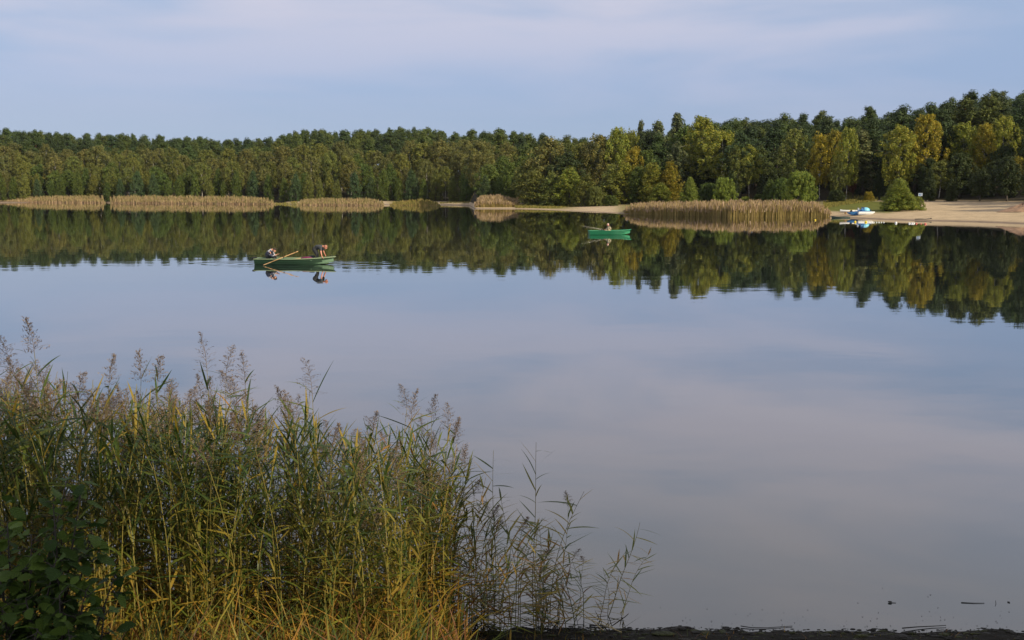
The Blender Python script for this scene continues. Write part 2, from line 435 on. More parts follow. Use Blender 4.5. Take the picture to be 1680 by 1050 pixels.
# ------------------------------------------------------------ water
BOAT1 = water_pt(486, 433.0)
BOAT2 = water_pt(1001, 384.8)
def build_water():
    m, n, l, p = new_mat('lake_water')
    p.inputs['Base Color'].default_value = (0.012, 0.016, 0.017, 1)
    p.inputs['Roughness'].default_value = 0.015
    p.inputs['IOR'].default_value = 1.33
    g = n.new('ShaderNodeNewGeometry')
    def noise(scale, detail, st):
        mpn = n.new('ShaderNodeMapping'); mpn.inputs['Scale'].default_value = st
        z = n.new('ShaderNodeTexNoise'); z.inputs['Scale'].default_value = scale; z.inputs['Detail'].default_value = detail
        l.new(g.outputs['Position'], mpn.inputs[0]); l.new(mpn.outputs[0], z.inputs['Vector'])
        return z.outputs['Fac']
    def M(op, a, b=None, c=None):
        x = n.new('ShaderNodeMath'); x.operation = op
        for i, q in enumerate((a, b, c)):
            if q is None: continue
            if isinstance(q, (int, float)): x.inputs[i].default_value = q
            else: l.new(q, x.inputs[i])
        return x.outputs[0]
    swell = noise(0.55, 2, (0.55, 1, 1))
    rip = noise(3.2, 2, (0.5, 1, 1))
    # breeze patches where the fine ripple is stronger
    patch = noise(0.035, 3, (0.35, 1, 1))
    pm = n.new('ShaderNodeMapRange'); pm.inputs[1].default_value = .48; pm.inputs[2].default_value = .68
    pm.inputs[3].default_value = 0.12; pm.inputs[4].default_value = 1.0; l.new(patch, pm.inputs[0])
    h = M('ADD', M('MULTIPLY', swell, 0.0035), M('MULTIPLY', M('MULTIPLY', rip, pm.outputs[0]), 0.0011))
    # ring waves spreading from the rowing boat the two anglers move about in
    sub = n.new('ShaderNodeVectorMath'); sub.operation = 'SUBTRACT'
    sub.inputs[1].default_value = (BOAT1[0], BOAT1[1], 0)
    l.new(g.outputs['Position'], sub.inputs[0])
    sc_ = n.new('ShaderNodeVectorMath'); sc_.operation = 'MULTIPLY'; sc_.inputs[1].default_value = (0.36, 1, 1)
    l.new(sub.outputs[0], sc_.inputs[0])
    ln = n.new('ShaderNodeVectorMath'); ln.operation = 'LENGTH'; l.new(sc_.outputs[0], ln.inputs[0])
    d = ln.outputs['Value']
    dj = M('ADD', d, M('MULTIPLY', noise(0.8, 2, (1, 1, 1)), 0.5))
    wave = M('SINE', M('MULTIPLY', dj, 9.0))
    fall = n.new('ShaderNodeMapRange'); fall.interpolation_type = 'SMOOTHSTEP'
    fall.inputs[1].default_value = 0.6; fall.inputs[2].default_value = 3.4; fall.inputs[3].default_value = 1; fall.inputs[4].default_value = 0
    l.new(d, fall.inputs[0])
    h = M('ADD', h, M('MULTIPLY', M('MULTIPLY', wave, fall.outputs[0]), 0.0016))
    b = n.new('ShaderNodeBump'); b.inputs['Strength'].default_value = 1.0; b.inputs['Distance'].default_value = 1.0
    l.new(h, b.inputs['Height']); l.new(b.outputs[0], p.inputs['Normal'])
    p.inputs['Specular IOR Level'].default_value = 0.0
    gl = n.new('ShaderNodeBsdfGlossy'); gl.inputs['Roughness'].default_value = 0.015; gl.inputs['Color'].default_value = (.97, .97, .97, 1)
    fr = n.new('ShaderNodeFresnel'); fr.inputs['IOR'].default_value = 1.33
    l.new(b.outputs[0], gl.inputs['Normal']); l.new(b.outputs[0], fr.inputs['Normal'])
    fx = M('POWER', fr.outputs[0], 0.55)
    mxs = n.new('ShaderNodeMixShader'); l.new(fx, mxs.inputs[0]); l.new(p.outputs[0], mxs.inputs[1]); l.new(gl.outputs[0], mxs.inputs[2])
    l.new(mxs.outputs[0], n['Material Output'].inputs['Surface'])
    xs = [-700, -60, 60, 700]; ys = [-60, 5, 60, 700]
    V = [(x, y, 0) for y in ys for x in xs]
    Fq = [(j * 4 + i, j * 4 + i + 1, j * 4 + i + 5, j * 4 + i + 4) for j in range(3) for i in range(3)]
    tag(link('water', mesh('water', V, Fq, m)), 'calm lake water mirroring the wood and the sky', None, kind='structure')
build_water()

# ------------------------------------------------------------ trees
def leaves(rng, C, Rr, n, size, aspect=0.6, up=0.5, shell=0.55):
    K = len(C)
    u = rng.normal(size=(K, n, 3)); u /= np.linalg.norm(u, axis=2, keepdims=True) + 1e-9
    rad = shell + (1 - shell) * rng.random((K, n, 1)) ** 0.7
    rad *= np.where(rng.random((K, n, 1)) < 0.07, 1.25, 1.0)
    P = C[:, None, :] + u * rad * Rr[:, None, :]
    N = u * 0.95 + np.array([0, 0, up * .7]) + rng.normal(size=(K, n, 3)) * 0.4
    N /= np.linalg.norm(N, axis=2, keepdims=True) + 1e-9
    T = np.cross(N, rng.normal(size=(K, n, 3))); T /= np.linalg.norm(T, axis=2, keepdims=True) + 1e-9
    B = np.cross(N, T)
    s = size * (0.55 + 0.9 * rng.random((K, n, 1)))
    a, b = T * s, B * s * aspect
    V = np.stack([P + a, P + b + a * .1, P - a, P - b + a * .1], 2).reshape(-1, 3)
    nq = K * n
    return V, np.arange(nq * 4).reshape(nq, 4)

def make_tree(kind, seed):
    rng = np.random.default_rng(seed); rr = random.Random(seed)
    H = 16.0
    mb = MB(); C, Rr = [], []
    bend = (rr.uniform(-.5, .5), rr.uniform(-.5, .5))
    def trunk_at(t): return Vector((bend[0] * math.sin(t * 2.2) + .1 * math.sin(t * 9 + seed), bend[1] * math.sin(t * 2.6), H * t))
    if kind == 'pine':
        r0, top, lo, W0, mat, lm = .21, rr.uniform(.92, .97), rr.uniform(.32, .48), rr.uniform(2.5, 3.5), M_BARKP, M_PINE
        prof = lambda t: (0.6 + 0.4 * math.sin(min(1, t + .15) * math.pi)) * (1 - t ** 2.4 * .78)
        nb, n, size, asp, upn = 92, 78, .175, .42, .5
    elif kind == 'birch':
        r0, top, lo, W0, mat, lm = .13, .95, rr.uniform(.2, .36), rr.uniform(2.7, 3.9), M_BARKB, M_LEAF
        pk = rr.uniform(.0, .25)
        prof = lambda t: (0.4 + 0.65 * math.sin(math.pi * min(1, t * .85 + .1 - pk * .3)) ** .8) * (1 - t ** 4 * .5)
        nb, n, size, asp, upn = 104, 64, .165, .62, .3
    elif kind == 'poplar':
        r0, top, lo, W0, mat, lm = .2, .98, rr.uniform(.14, .2), rr.uniform(1.7, 2.2), M_BARK, M_LEAF
        prof = lambda t: (0.5 + 0.5 * math.sin(math.pi * (t * .9 + .08))) * (1 - t ** 3 * .6)
        nb, n, size, asp, upn = 60, 75, .18, .7, .35
    elif kind == 'broad':
        r0, top, lo, W0, mat, lm = .27, .93, rr.uniform(.14, .24), rr.uniform(3.6, 4.4), M_BARK, M_LEAF
        prof = lambda t: max(.2, math.sin(math.pi * min(1, t * .86 + .14)) ** .55)
        nb, n, size, asp, upn = 120, 64, .20, .7, .45
    elif kind == 'bushy':
        r0, top, lo, W0, mat, lm = .16, .97, .03, rr.uniform(2.5, 3.1), M_BARK, M_LEAF
        prof = lambda t: (0.62 + 0.38 * math.sin(math.pi * (t * .7 + .2))) * (1 - t ** 2.4 * .78)
        nb, n, size, asp, upn = 95, 75, .19, .6, .45
    elif kind == 'cone':
        r0, top, lo, W0, mat, lm = .18, .99, .01, 5.2, M_BARK, M_LEAF
        prof = lambda t: (1 - t) ** .85 * .92 + .06
        nb, n, size, asp, upn = 210, 150, .20, .55, .4
    else:  # round shrub
        r0, top, lo, W0, mat, lm = .2, .9, .02, 7.0, M_BARK, M_LEAF
        prof = lambda t: max(.25, math.cos(t * 1.25) ** .6)
        nb, n, size, asp, upn = 190, 140, .23, .65, .4
    k = 9
    pts = [trunk_at(top * i / k) for i in range(k + 1)]
    mb.tube(pts, [r0 * (1.25 if i == 0 else 1) * (1 - .88 * i / k) + .012 for i in range(k + 1)], 7)
    ga = rr.random() * 6
    lob = [1 + rr.uniform(-.28, .28) for _ in range(7)]
    for i in range(nb):
        t = (i + rr.random()) / nb
        t = t ** (.9 if kind in ('cone', 'shrub', 'bushy') else 1.0)
        h = lo + (top - lo) * t
        ga += 2.4 + rr.uniform(-.4, .4)
        L = W0 * prof(t) * lob[int((ga % 6.283) / 6.283 * 7) % 7] * rr.choice((1, 1, .85, .72, .5, .9, 1.12))
        base = trunk_at(h if kind in ('shrub',) else max(0.02, h - .05 * (1 - t)))
        d = Vector((math.cos(ga), math.sin(ga), 0))
        if kind == 'pine':
            end = base + d * L * rr.uniform(.7, 1.05) + Vector((0, 0, rr.uniform(-.7, 1.1)))
            q = rr.uniform(.4, .9); cr = (q * rr.uniform(1, 1.3), q * rr.uniform(1, 1.3), q * rr.uniform(.7, 1.2))
        elif kind == 'birch':
            end = base + d * L + Vector((0, 0, rr.uniform(-.2, .7)))
            cr = (rr.uniform(.4, .8), rr.uniform(.4, .8), rr.uniform(.55, 1.2))
        elif kind == 'poplar':
            end = base + d * L * .8 + Vector((0, 0, L * .8)); end.z = min(end.z, H)
            cr = (rr.uniform(.45, .7), rr.uniform(.45, .7), rr.uniform(.6, 1.0))
        elif kind in ('cone', 'shrub'):
            end = base + d * L + Vector((0, 0, rr.uniform(-.5, 1.2)))
            q = rr.uniform(.6, 1.4); cr = (q, q, q * 1.35)
        else:
            end = base + d * L + Vector((0, 0, rr.uniform(-.4, .8)))
            q = rr.uniform(.5, 1.1); cr = (q, q, q * (1.6 if kind == 'bushy' else 1.15))
        end.z = max(end.z, cr[2] * .7)
        C.append(end); Rr.append(cr)
        if L > 1.4 * cr[0] and rr.random() < .75:
            mid = base.lerp(end, .55) + Vector((0, 0, rr.uniform(-.1, .3)))
            C.append(mid); Rr.append(tuple(q * .8 for q in cr))
        if i % (2 if kind in ('pine', 'birch') else 5) == 0 and kind not in ('shrub',):
            m_ = base.lerp(end, .5) + Vector((0, 0, .12 * L if kind != 'birch' else .2 * L))
            rb = r0 * (1 - .8 * h) * .38
            mb.tube([base, m_, end], [rb, rb * .6, .012], 4, cap=False)
    tp = trunk_at(top)
    C.append(tp); Rr.append((.6, .6, .9) if kind in ('birch', 'poplar', 'bushy', 'cone') else (.55, .55, .7))
    if kind == 'pine':   # a few dead stubs on the bare stem
        for i in range(5):
            b0 = trunk_at(lo * rr.uniform(.5, 1)); a = rr.random() * 6.28
            mb.tube([b0, b0 + Vector((math.cos(a) * .9, math.sin(a) * .9, .1))], [.035, .01], 4, cap=False)
    V, Fq = leaves(rng, np.array([tuple(c) for c in C]), np.array(Rr), n, size, asp, upn)
    cm = mesh(kind + '_crown', V, Fq, lm)
    tm = mesh(kind + '_trunk', mb.v, mb.f, mat, smooth=True)
    zmax = float(np.percentile(V[:, 2], 99.8)); rad = float(np.percentile(np.hypot(V[:, 0], V[:, 1]), 96))
    return cm, tm, zmax, rad

LIB = {}
for kd, cnt in (('pine', 8), ('birch', 8), ('poplar', 2), ('broad', 4), ('bushy', 5), ('cone', 1), ('shrub', 3)):
    LIB[kd] = [make_tree(kd, 100 + hash_ * 7 + len(kd)) for hash_ in range(cnt)]
NAME = {'pine': 'pine_tree', 'birch': 'birch_tree', 'poplar': 'poplar_tree', 'broad': 'broadleaf_tree', 'bushy': 'young_tree', 'cone': 'shrub', 'shrub': 'shrub'}
CAT = {'pine': 'pine tree', 'birch': 'birch tree', 'poplar': 'poplar tree', 'broad': 'tree', 'bushy': 'young tree', 'cone': 'bush', 'shrub': 'bush'}
TONE = {'pine': (.060, .090, .023), 'pine2': (.086, .110, .026), 'pine3': (.044, .070, .024),
        'olive': (.150, .168, .044), 'olivebrown': (.156, .160, .054), 'yellow': (.27, .24, .032), 'ygreen': (.215, .235, .040),
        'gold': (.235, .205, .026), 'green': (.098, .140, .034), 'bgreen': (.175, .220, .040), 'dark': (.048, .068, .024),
        'grey': (.125, .145, .070), 'red': (.14, .05, .028), 'bluegreen': (.070, .112, .050)}
COUNT = {}
def tree(kind, px, D, h=None, ytop=None, wpx=None, tone='olive', label=None, group=None, v=None, x=None):
    if x is None: x = wx(px, D, 2)
    z = gz(x, D)
    i = v if v is not None else R.randrange(len(LIB[kind]))
    cm, tm, zmax, rad = LIB[kind][i % len(LIB[kind])]
    if ytop is not None: h = top_z(ytop, D) - z
    sz = h / zmax
    sx = sz * (R.uniform(1.15, 1.45) if kind == 'pine' else R.uniform(1.0, 1.3)) if wpx is None else (wpx / 2 / F * D) / rad
    r_ = empty(NAME[kind], (x, D, z - .05), R.random() * 6.28, label=label, cat=CAT[kind], group=group)
    r_.scale = (sx, sx, sz)
    c = TONE[tone]; q = R.uniform(.86, 1.14); w = R.uniform(.93, 1.07)
    link('trunk', tm, r_)
    link('crown', cm, r_, color=(c[0] * q * w, c[1] * q, c[2] * q / w))
    COUNT[NAME[kind]] = COUNT.get(NAME[kind], 0) + 1
    return r_

# the leafy wood behind the spit and the beach, tree by tree: kind, column, top row, width, distance, tone, label
HAND = [
 ('broad', 905, 226, 56, 240, 'olivebrown', 'broad olive brown tree at the left end of the leafy wood behind the spit'),
 ('birch', 957, 229, 34, 240, 'olive', 'olive birch standing right of the broad olive brown tree'),
 ('birch', 980, 220, 36, 237, 'olivebrown', 'brownish birch behind the sand spit, next to a taller yellow one'),
 ('birch', 1012, 209, 32, 236, 'ygreen', 'tall yellow green birch above the sand spit'),
 ('birch', 1035, 213, 30, 242, 'ygreen', 'yellow birch whose top sits just left of the slim grey green poplar'),
 ('poplar', 1047, 198, 17, 252, 'grey', 'slimmest grey green poplar poking out above the birches'),
 ('birch', 1037, 240, 26, 226, 'gold', 'small golden birch halfway up the wood above the green boat'),
 ('poplar', 1082, 199, 30, 248, 'grey', 'grey green poplar left of the tallest poplar'),
 ('poplar', 1108, 186, 30, 252, 'grey', 'tallest grey green poplar reaching highest above the leafy wood'),
 ('broad', 1066, 214, 44, 238, 'dark', 'dark green tree in front of the grey green poplars'),
 ('broad', 1120, 207, 44, 238, 'green', 'dense green tree between the tallest poplar and the big yellow birch'),
 ('birch', 1148, 191, 48, 230, 'ygreen', 'big yellow green birch with the highest rounded top'),
 ('birch', 1183, 214, 56, 222, 'ygreen', 'widest yellow green birch, sloping down towards the pines on its right'),
 ('birch', 1208, 240, 34, 214, 'olive', 'olive birch at the right foot of the widest yellow green birch'),
 ('poplar', 1112, 232, 26, 224, 'grey', 'short grey leaved poplar in front of the dense green tree'),
 ('broad', 1058, 246, 32, 226, 'green', 'round green tree below the dark tree in the leafy wood'),
 ('broad', 925, 250, 44, 236, 'dark', 'dark round tree behind the pale young trees of the spit'),
 ('broad', 866, 262, 40, 240, 'olive', 'olive tree at the inner corner of the bay left of the leafy wood'),
 ('bushy', 880, 280, 36, 228, 'olive', 'pale olive young tree, leftmost of those on the spit'),
 ('bushy', 906, 282, 32, 225, 'olive', 'pale olive young tree, second of those on the spit'),
 ('bushy', 935, 274, 32, 223, 'ygreen', 'taller yellow green young tree among those on the spit'),
 ('bushy', 960, 286, 28, 219, 'olive', 'olive young tree just left of the round shrub on the spit'),
 ('shrub', 976, 306, 27, 216, 'olive', 'round olive shrub at the end of the grassy strip'),
 ('shrub', 1001, 320, 22, 215, 'green', 'low green shrub behind the bare sand'),
 ('bushy', 1004, 270, 34, 224, 'olive', 'olive young tree behind the low green shrub'),
 ('bushy', 1026, 266, 32, 223, 'ygreen', 'yellow green young tree left of the reed bed end'),
 ('bushy', 1046, 272, 30, 221, 'green', 'green young tree behind the left end of the near reed bed'),
 ('bushy', 1068, 267, 36, 219, 'ygreen', 'wide yellow green young tree behind the near reed bed'),
 ('bushy', 1098, 264, 25, 217, 'gold', 'narrow golden young tree behind the near reed bed'),
 ('bushy', 1084, 300, 26, 213, 'bgreen', 'low light green young tree in front of the golden one'),
 ('cone', 1132, 291, 27, 208, 'bgreen', 'cone shaped light green bush behind the near reed bed'),
 ('shrub', 1163, 300, 30, 209, 'green', 'dark green rounded bush between two light green ones'),
 ('shrub', 1188, 291, 33, 206, 'bgreen', 'light green tall bush below the widest birch'),
 ('shrub', 1222, 322, 18, 202, 'bgreen', 'lowest light green bush peeping over the reeds'),
 ('shrub', 1246, 318, 18, 202, 'green', 'small green bush right of the lowest one'),
 ('bushy', 1262, 294, 22, 200, 'green', 'narrow green bush left of the pair of round bushes'),
 ('shrub', 1281, 292, 32, 197, 'green', 'darker bush leaning against the round bright bush'),
 ('shrub', 1311, 281, 46, 190, 'bgreen', 'round bright green bush at the right end of the near reed bed'),
 ('birch', 1229, 236, 28, 214, 'ygreen', 'slim white stemmed birch with a sparse yellow green top'),
 ('pine', 1246, 238, 34, 218, 'pine2', 'orange stemmed pine right of the slim white birch'),
 ('birch', 1298, 211, 42, 208, 'olive', 'pale olive birch standing alone above the round bright bush'),
 ('birch', 1344, 217, 34, 204, 'yellow', 'yellow birch, left of the brightest yellow one'),
 ('birch', 1366, 213, 30, 203, 'gold', 'brightest golden birch above the turf'),
 ('birch', 1388, 209, 32, 197, 'ygreen', 'birch with the long white stem rising from the turf edge'),
 ('birch', 1372, 262, 22, 196, 'olive', 'short birch with a leaning white stem beside the long stemmed one'),
 ('poplar', 1416, 213, 40, 203, 'grey', 'grey green poplar right of the long white stemmed birch'),
 ('broad', 1398, 262, 14, 200, 'red', 'small red leaved tree in the shade below the poplar'),
 ('birch', 1474, 205, 46, 192, 'ygreen', 'yellow green birch above the cone shaped bush'),
 ('birch', 1518, 187, 48, 192, 'yellow', 'highest yellow birch in front of the pines above the sign'),
 ('birch', 1550, 219, 28, 196, 'gold', 'narrow golden birch between two taller birches'),
 ('birch', 1577, 201, 46, 191, 'ygreen', 'wide yellow green birch in front of the high pines'),
 ('birch', 1610, 202, 36, 188, 'yellow', 'bright yellow birch above the right part of the beach'),
 ('birch', 1640, 190, 42, 188, 'ygreen', 'tall birch second from the right edge above the beach'),
 ('birch', 1666, 256, 30, 176, 'yellow', 'lower yellow birch nearest the right edge above the beach'),
 ('birch', 1540, 262, 34, 184, 'olive', 'low dull birch below the highest yellow birch'),
 ('birch', 1630, 262, 34, 180, 'dark', 'low dark leaved tree behind the heap at the right of the beach'),
 ('cone', 1477, 294, 56, 156, 'bgreen', 'large cone shaped green bush on the sand beside the sign'),
 ('shrub', 1500, 322, 26, 157, 'bgreen', 'low side bush under the sign at the foot of the cone shaped bush'),
 ('shrub', 1424, 314, 15, 190, 'gold', 'little orange yellow bush in the shade behind the turf'),
 ('shrub', 1370, 311, 26, 192, 'dark', 'dark bush in the shade behind the turf, left of the white stem'),
 ('shrub', 1424, 324, 26, 193, 'dark', 'dark low bush under the little orange yellow one'),
]
for i, (kd, px, yt, w, D, tn, lb) in enumerate(HAND):
    tree(kd, px, D, ytop=yt, wpx=w * (1.5 if px < 1230 and kd in ('birch', 'bushy', 'broad') else 1.3 if kd == 'birch' else 1.15), tone=tn, label=lb, v=i)

def zone(px):
    if px < 20: return 'at the left edge of the photo'
    if px < 95: return 'behind the low end of the leftmost reed bed'
    if px < 175: return 'behind the leftmost reed bed, near the dark gap'
    if px < 235: return 'just right of the dark gap in the shore'
    if px < 300: return 'behind the left half of the long reed bed'
    if px < 450: return 'behind the right half of the long reed bed'
    if px < 500: return 'behind the weedy gap between reed beds'
    if px < 565: return 'behind the left of the short tan reed bed'
    if px < 640: return 'behind the right of the short tan reed bed'
    if px < 790: return 'behind the strip of sand in the bay'
    return 'behind the reeds of the point'

def plural(lb):
    w = lb.split(',')[0]
    return w + ('es' if w.endswith('ch') else '' if w.endswith('shade') or w.endswith('pines') else 's')
def size_word(lb, kd, q):
    return ('tall ' if q > .66 else 'low ' if q < .33 else '') + lb
# left and middle shore: rows of trees climbing the hill
MASS = []
def mass_row(s_, step, px0, px1, hr, jit):
    px = px0
    while px < px1:
        az = px_az(px); Ds = float(np.interp(az, SH_A, SH_R)); fs = float(np.interp(px, FR_PX, FR_S))
        D = (Ds + fs + s_ + R.uniform(-jit, jit)) * math.cos(az)
        MASS.append((wx(px, D, 2), D, R.uniform(*hr), R.randrange(8), R.random() * 6.28))
        px += step / D * F * R.uniform(.75, 1.3)
def fast_mesh(name, V, Q, mats, mi=None):
    me = bpy.data.meshes.new(name); nq = len(Q)
    me.vertices.add(len(V)); me.vertices.foreach_set('co', V.astype(np.float32).ravel())
    me.loops.add(nq * 4); me.loops.foreach_set('vertex_index', Q.astype(np.int32).ravel())
    me.polygons.add(nq); me.polygons.foreach_set('loop_start', np.arange(0, nq * 4, 4, dtype=np.int32))
    for m in mats: me.materials.append(m)
    if mi is not None: me.polygons.foreach_set('material_index', mi.astype(np.int32))
    me.update(calc_edges=True)
    return me
def build_mass():
    arr = {}
    Vs, Qs, Ms, off = [], [], [], 0
    for x, D, h, v, a in MASS:
        if v not in arr:
            cm, tm, zmax, rad = LIB['pine'][v]
            c = np.zeros(len(cm.vertices) * 3, np.float32); cm.vertices.foreach_get('co', c)
            c = c.reshape(-1, 4, 3)[::2].reshape(-1, 3)
            mid = c.reshape(-1, 4, 3).mean(1, keepdims=True); c = ((c.reshape(-1, 4, 3) - mid) * 1.35 + mid).reshape(-1, 3)
            t = np.zeros(len(tm.vertices) * 3, np.float32); tm.vertices.foreach_get('co', t)
            tq = np.array([list(p.vertices) for p in tm.polygons if len(p.vertices) == 4])
            arr[v] = (c, t.reshape(-1, 3), tq, zmax)
        c, t, tq, zmax = arr[v]; s = h / zmax; z = gz(x, D) - .05
        for q, V, Q in ((0, c, np.arange(len(c)).reshape(-1, 4)), (1, t, tq)):
            W_ = np.stack([(V[:, 0] * math.cos(a) - V[:, 1] * math.sin(a)) * s * 1.1 + x, (V[:, 0] * math.sin(a) + V[:, 1] * math.cos(a)) * s * 1.1 + D, V[:, 2] * s + z], -1)
            Vs.append(W_); Qs.append(Q + off); Ms.append(np.full(len(Q), q)); off += len(V)
    o = link('pine_wood', fast_mesh('pine_wood', np.concatenate(Vs), np.concatenate(Qs), [M_PINE, M_BARKP], np.concatenate(Ms)), color=TONE['pine'])
    tag(o, 'dense far pine wood on the crest of the hill behind the single pines', 'pine wood', kind='stuff')
def row(s_, step, kinds, px0, px1, hr, jit=1.5, yclip=None):
    px = px0
    while px < px1:
        az = px_az(px); Ds = float(np.interp(az, SH_A, SH_R)); fs = float(np.interp(px, FR_PX, FR_S))
        r_ = Ds + fs + s_ + R.uniform(-jit, jit)
        D = r_ * math.cos(az)
        kd, tn, lb = kinds[R.randrange(len(kinds))]
        h = R.uniform(*hr[kd])
        g = None
        if lb:
            tree(kd, px, D, h=h, tone=tn, label=size_word(lb, kd, (h - hr[kd][0]) / (hr[kd][1] - hr[kd][0])) + ' ' + zone(px), group=plural(lb) + ' of the far shore')
        px += step / D * F * R.uniform(.75, 1.3)
BR = ('birch', 'olivebrown', 'brownish olive birch, mid row,'); BO = ('birch', 'olive', 'olive green birch, mid row,')
BY = ('birch', 'ygreen', 'yellowish birch, mid row,')
U1 = ('broad', 'dark', 'dark undergrowth tree in shade,')
GR = ('bushy', 'green', 'green young waterside tree,'); BG = ('bushy', 'bluegreen', 'blue green young waterside tree,')
GO = ('bushy', 'olive', 'olive young waterside tree,')
GD = ('broad', 'dark', 'dark leafy tree, mid row,'); GG = ('broad', 'green', 'green leafy tree, mid row,')
P1 = ('pine', 'pine', 'dark pine, hill row,'); P2 = ('pine', 'pine2', 'green pine, hill row,'); P3 = ('pine', 'pine3', 'blackish pine, hill row,')
HR = {'birch': (12, 16.5), 'broad': (10, 14), 'bushy': (6, 9.5), 'pine': (12.5, 18.5)}
HC = {'pine': (14, 16.8)}
row(0.5, 4.3, [GR, BG, GO, GR, BG], -45, 845, HR, 1)
row(6, 5.6, [GR, GO, BO, GG, BR], -45, 850, {'birch': (9, 12.5), 'broad': (8, 10), 'bushy': (8, 11), 'pine': (14, 17)})
row(14, 5.8, [BR, BO, BR, GG, BO], -45, 870, {'birch': (11, 14), 'broad': (10, 12.5)})
row(26, 5.8, [BR, BO, BO, GG, BR], -45, 880, HR)
row(40, 5.8, [BR, BO, GD, BR, BY, P1], -50, 890, {'birch': (11, 15), 'pine': (13, 16), 'broad': (10, 13)})
row(56, 6.0, [BR, P3, P2, P1], -50, 900, {'birch': (12, 15), 'pine': (13, 17)})
row(74, 6.0, [P3, P1, P2, P1, BO], -55, 960, {'birch': (12, 15), 'pine': (13, 17.5)})
row(92, 5.0, [P1, P2, P3], -55, 1000, HC)
row(108, 4.6, [P1, P2], -55, 1100, HC, 4)
mass_row(122, 4.6, -55, 1100, (14, 16.8), 4)
mass_row(138, 4.6, -55, 1100, (14, 16.8), 4)
row(138, 6.5, [U1], -55, 1100, {'broad': (9, 12)}, 3)

def zone2(px):
    if px < 1000: return 'behind the trees of the spit'
    if px < 1110: return 'behind the poplars'
    if px < 1180: return 'behind the widest birch'
    if px < 1240: return 'left of the slim white birch'
    if px < 1300: return 'above the near reed bed'
    if px < 1440: return 'above the turf'
    if px < 1500: return 'above the cone shaped bush'
    if px < 1560: return 'above the notice sign'
    if px < 1620: return 'above the middle of the bare sand'
    return 'above the right part of the beach'
def row2(s_, step, kinds, px0, px1, hr, jit=1.5, grp='right hill'):
    px = px0
    while px < px1:
        az = px_az(px); Ds = float(np.interp(az, SH_A, SH_R)); fs = float(np.interp(px, FR_PX, FR_S))
        D = (Ds + fs + s_ + R.uniform(-jit, jit)) * math.cos(az)
        kd, tn, lb = kinds[R.randrange(len(kinds))]
        hh = R.random()
        tree(kd, px, D, h=hr[kd][0] + (hr[kd][1] - hr[kd][0]) * hh, tone=tn, label=size_word(lb, kd, hh) + ' ' + zone2(px), group=plural(lb) + ' of the right hill')
        px += step / D * F * R.uniform(.75, 1.3)
Q1 = ('pine', 'pine', 'dark pine, right hill,'); Q2 = ('pine', 'pine2', 'fresh green pine, right hill,'); Q3 = ('pine', 'pine3', 'blackish pine, right hill,')
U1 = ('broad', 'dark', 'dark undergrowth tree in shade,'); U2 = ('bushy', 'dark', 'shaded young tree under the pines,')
H3 = {'pine': (14.5, 16.5)}
H2 = {'pine': (13, 16.5), 'broad': (8, 12), 'bushy': (5, 8), 'birch': (11, 14)}
row2(14, 5.5, [U1, U2, Q3, Q3], 1215, 1725, H2)
row2(-3, 4.5, [U1, U2, U1], 1525, 1735, {'broad': (5, 7.5), 'bushy': (3, 5.5)})
row2(4, 5.0, [U1, U2], 1440, 1735, {'broad': (6, 8.5), 'bushy': (4, 6)})
row2(8, 6.0, [U2], 1200, 1725, {'bushy': (3.5, 7)})
row2(22, 5.0, [U1, Q1, Q3, U1], 870, 1725, H2)
row2(27, 6.5, [U2], 1180, 1725, H2)
row2(40, 5.5, [U1, U2], 870, 1725, H2)
row2(66, 6.5, [U1], 1060, 1725, H2)
row2(112, 6.5, [U1], 1100, 1725, H2)
row2(32, 5.6, [Q1, Q2, Q3], 1190, 1725, H2)
row2(44, 5.4, [Q1, Q2, Q3, Q1], 1060, 1725, H2)
row2(58, 5.2, [Q1, Q2, Q3], 1060, 1725, H2)
row2(73, 4.6, [Q1, Q2], 1100, 1725, H3)
row2(90, 4.6, [Q1, Q2, Q3], 1100, 1725, H3)
mass_row(104, 4.6, 1100, 1725, (14.5, 16.5), 3)
mass_row(120, 4.6, 1100, 1725, (13.5, 16.5), 3)
build_mass()
print('TREES', COUNT)

# ------------------------------------------------------------ reed beds on the far shore
M_TAN = blade_mat('dry_reed', [(0, (.32, .22, .12)), (.45, (.48, .33, .20)), (.8, (.60, .42, .27)), (1, (.26, .24, .08))], trans=.2, rough=.8, spec=.1)
M_TANTOP = blade_mat('reed_top', [(0, (.16, .16, .05)), (.6, (.24, .21, .08)), (1, (.38, .28, .15))], trans=.2, rough=.8, spec=.1)
M_OLV = blade_mat('olive_reed', [(0, (.21, .175, .055)), (.5, (.33, .255, .09)), (1, (.42, .30, .13))], trans=.2, rough=.8, spec=.1)
M_PLUM = blade_mat('reed_plumes', [(0, (.28, .20, .13)), (.5, (.38, .27, .18)), (1, (.46, .34, .23))], trans=.2, rough=.9, spec=.05)
M_SEDGE = blade_mat('straw_sedge', [(0, (.12, .13, .03)), (.5, (.22, .20, .05)), (1, (.34, .27, .09))], trans=.2, rough=.8, spec=.1)

def blades(rng, X, Y, Z, Hh, w, lean=.06):
    n = len(X); a = rng.random(n) * 6.283
    lx = rng.normal(size=n) * lean * Hh; ly = rng.normal(size=n) * lean * Hh
    c, s = np.cos(a) * w / 2, np.sin(a) * w / 2
    P = []
    for t, k in ((0, 1.0), (.6, .9), (1, .25)):
        q = t ** 1.6
        P.append(np.stack([X + lx * q - c * k, Y + ly * q - s * k, Z + Hh * t], -1))
        P.append(np.stack([X + lx * q + c * k, Y + ly * q + s * k, Z + Hh * t], -1))
    V = np.stack(P, 1).reshape(-1, 3)
    i = np.arange(n)[:, None] * 6
    Fq = np.concatenate([i + np.array([[0, 1, 3, 2]]), i + np.array([[2, 3, 5, 4]])], 0)
    return V, Fq

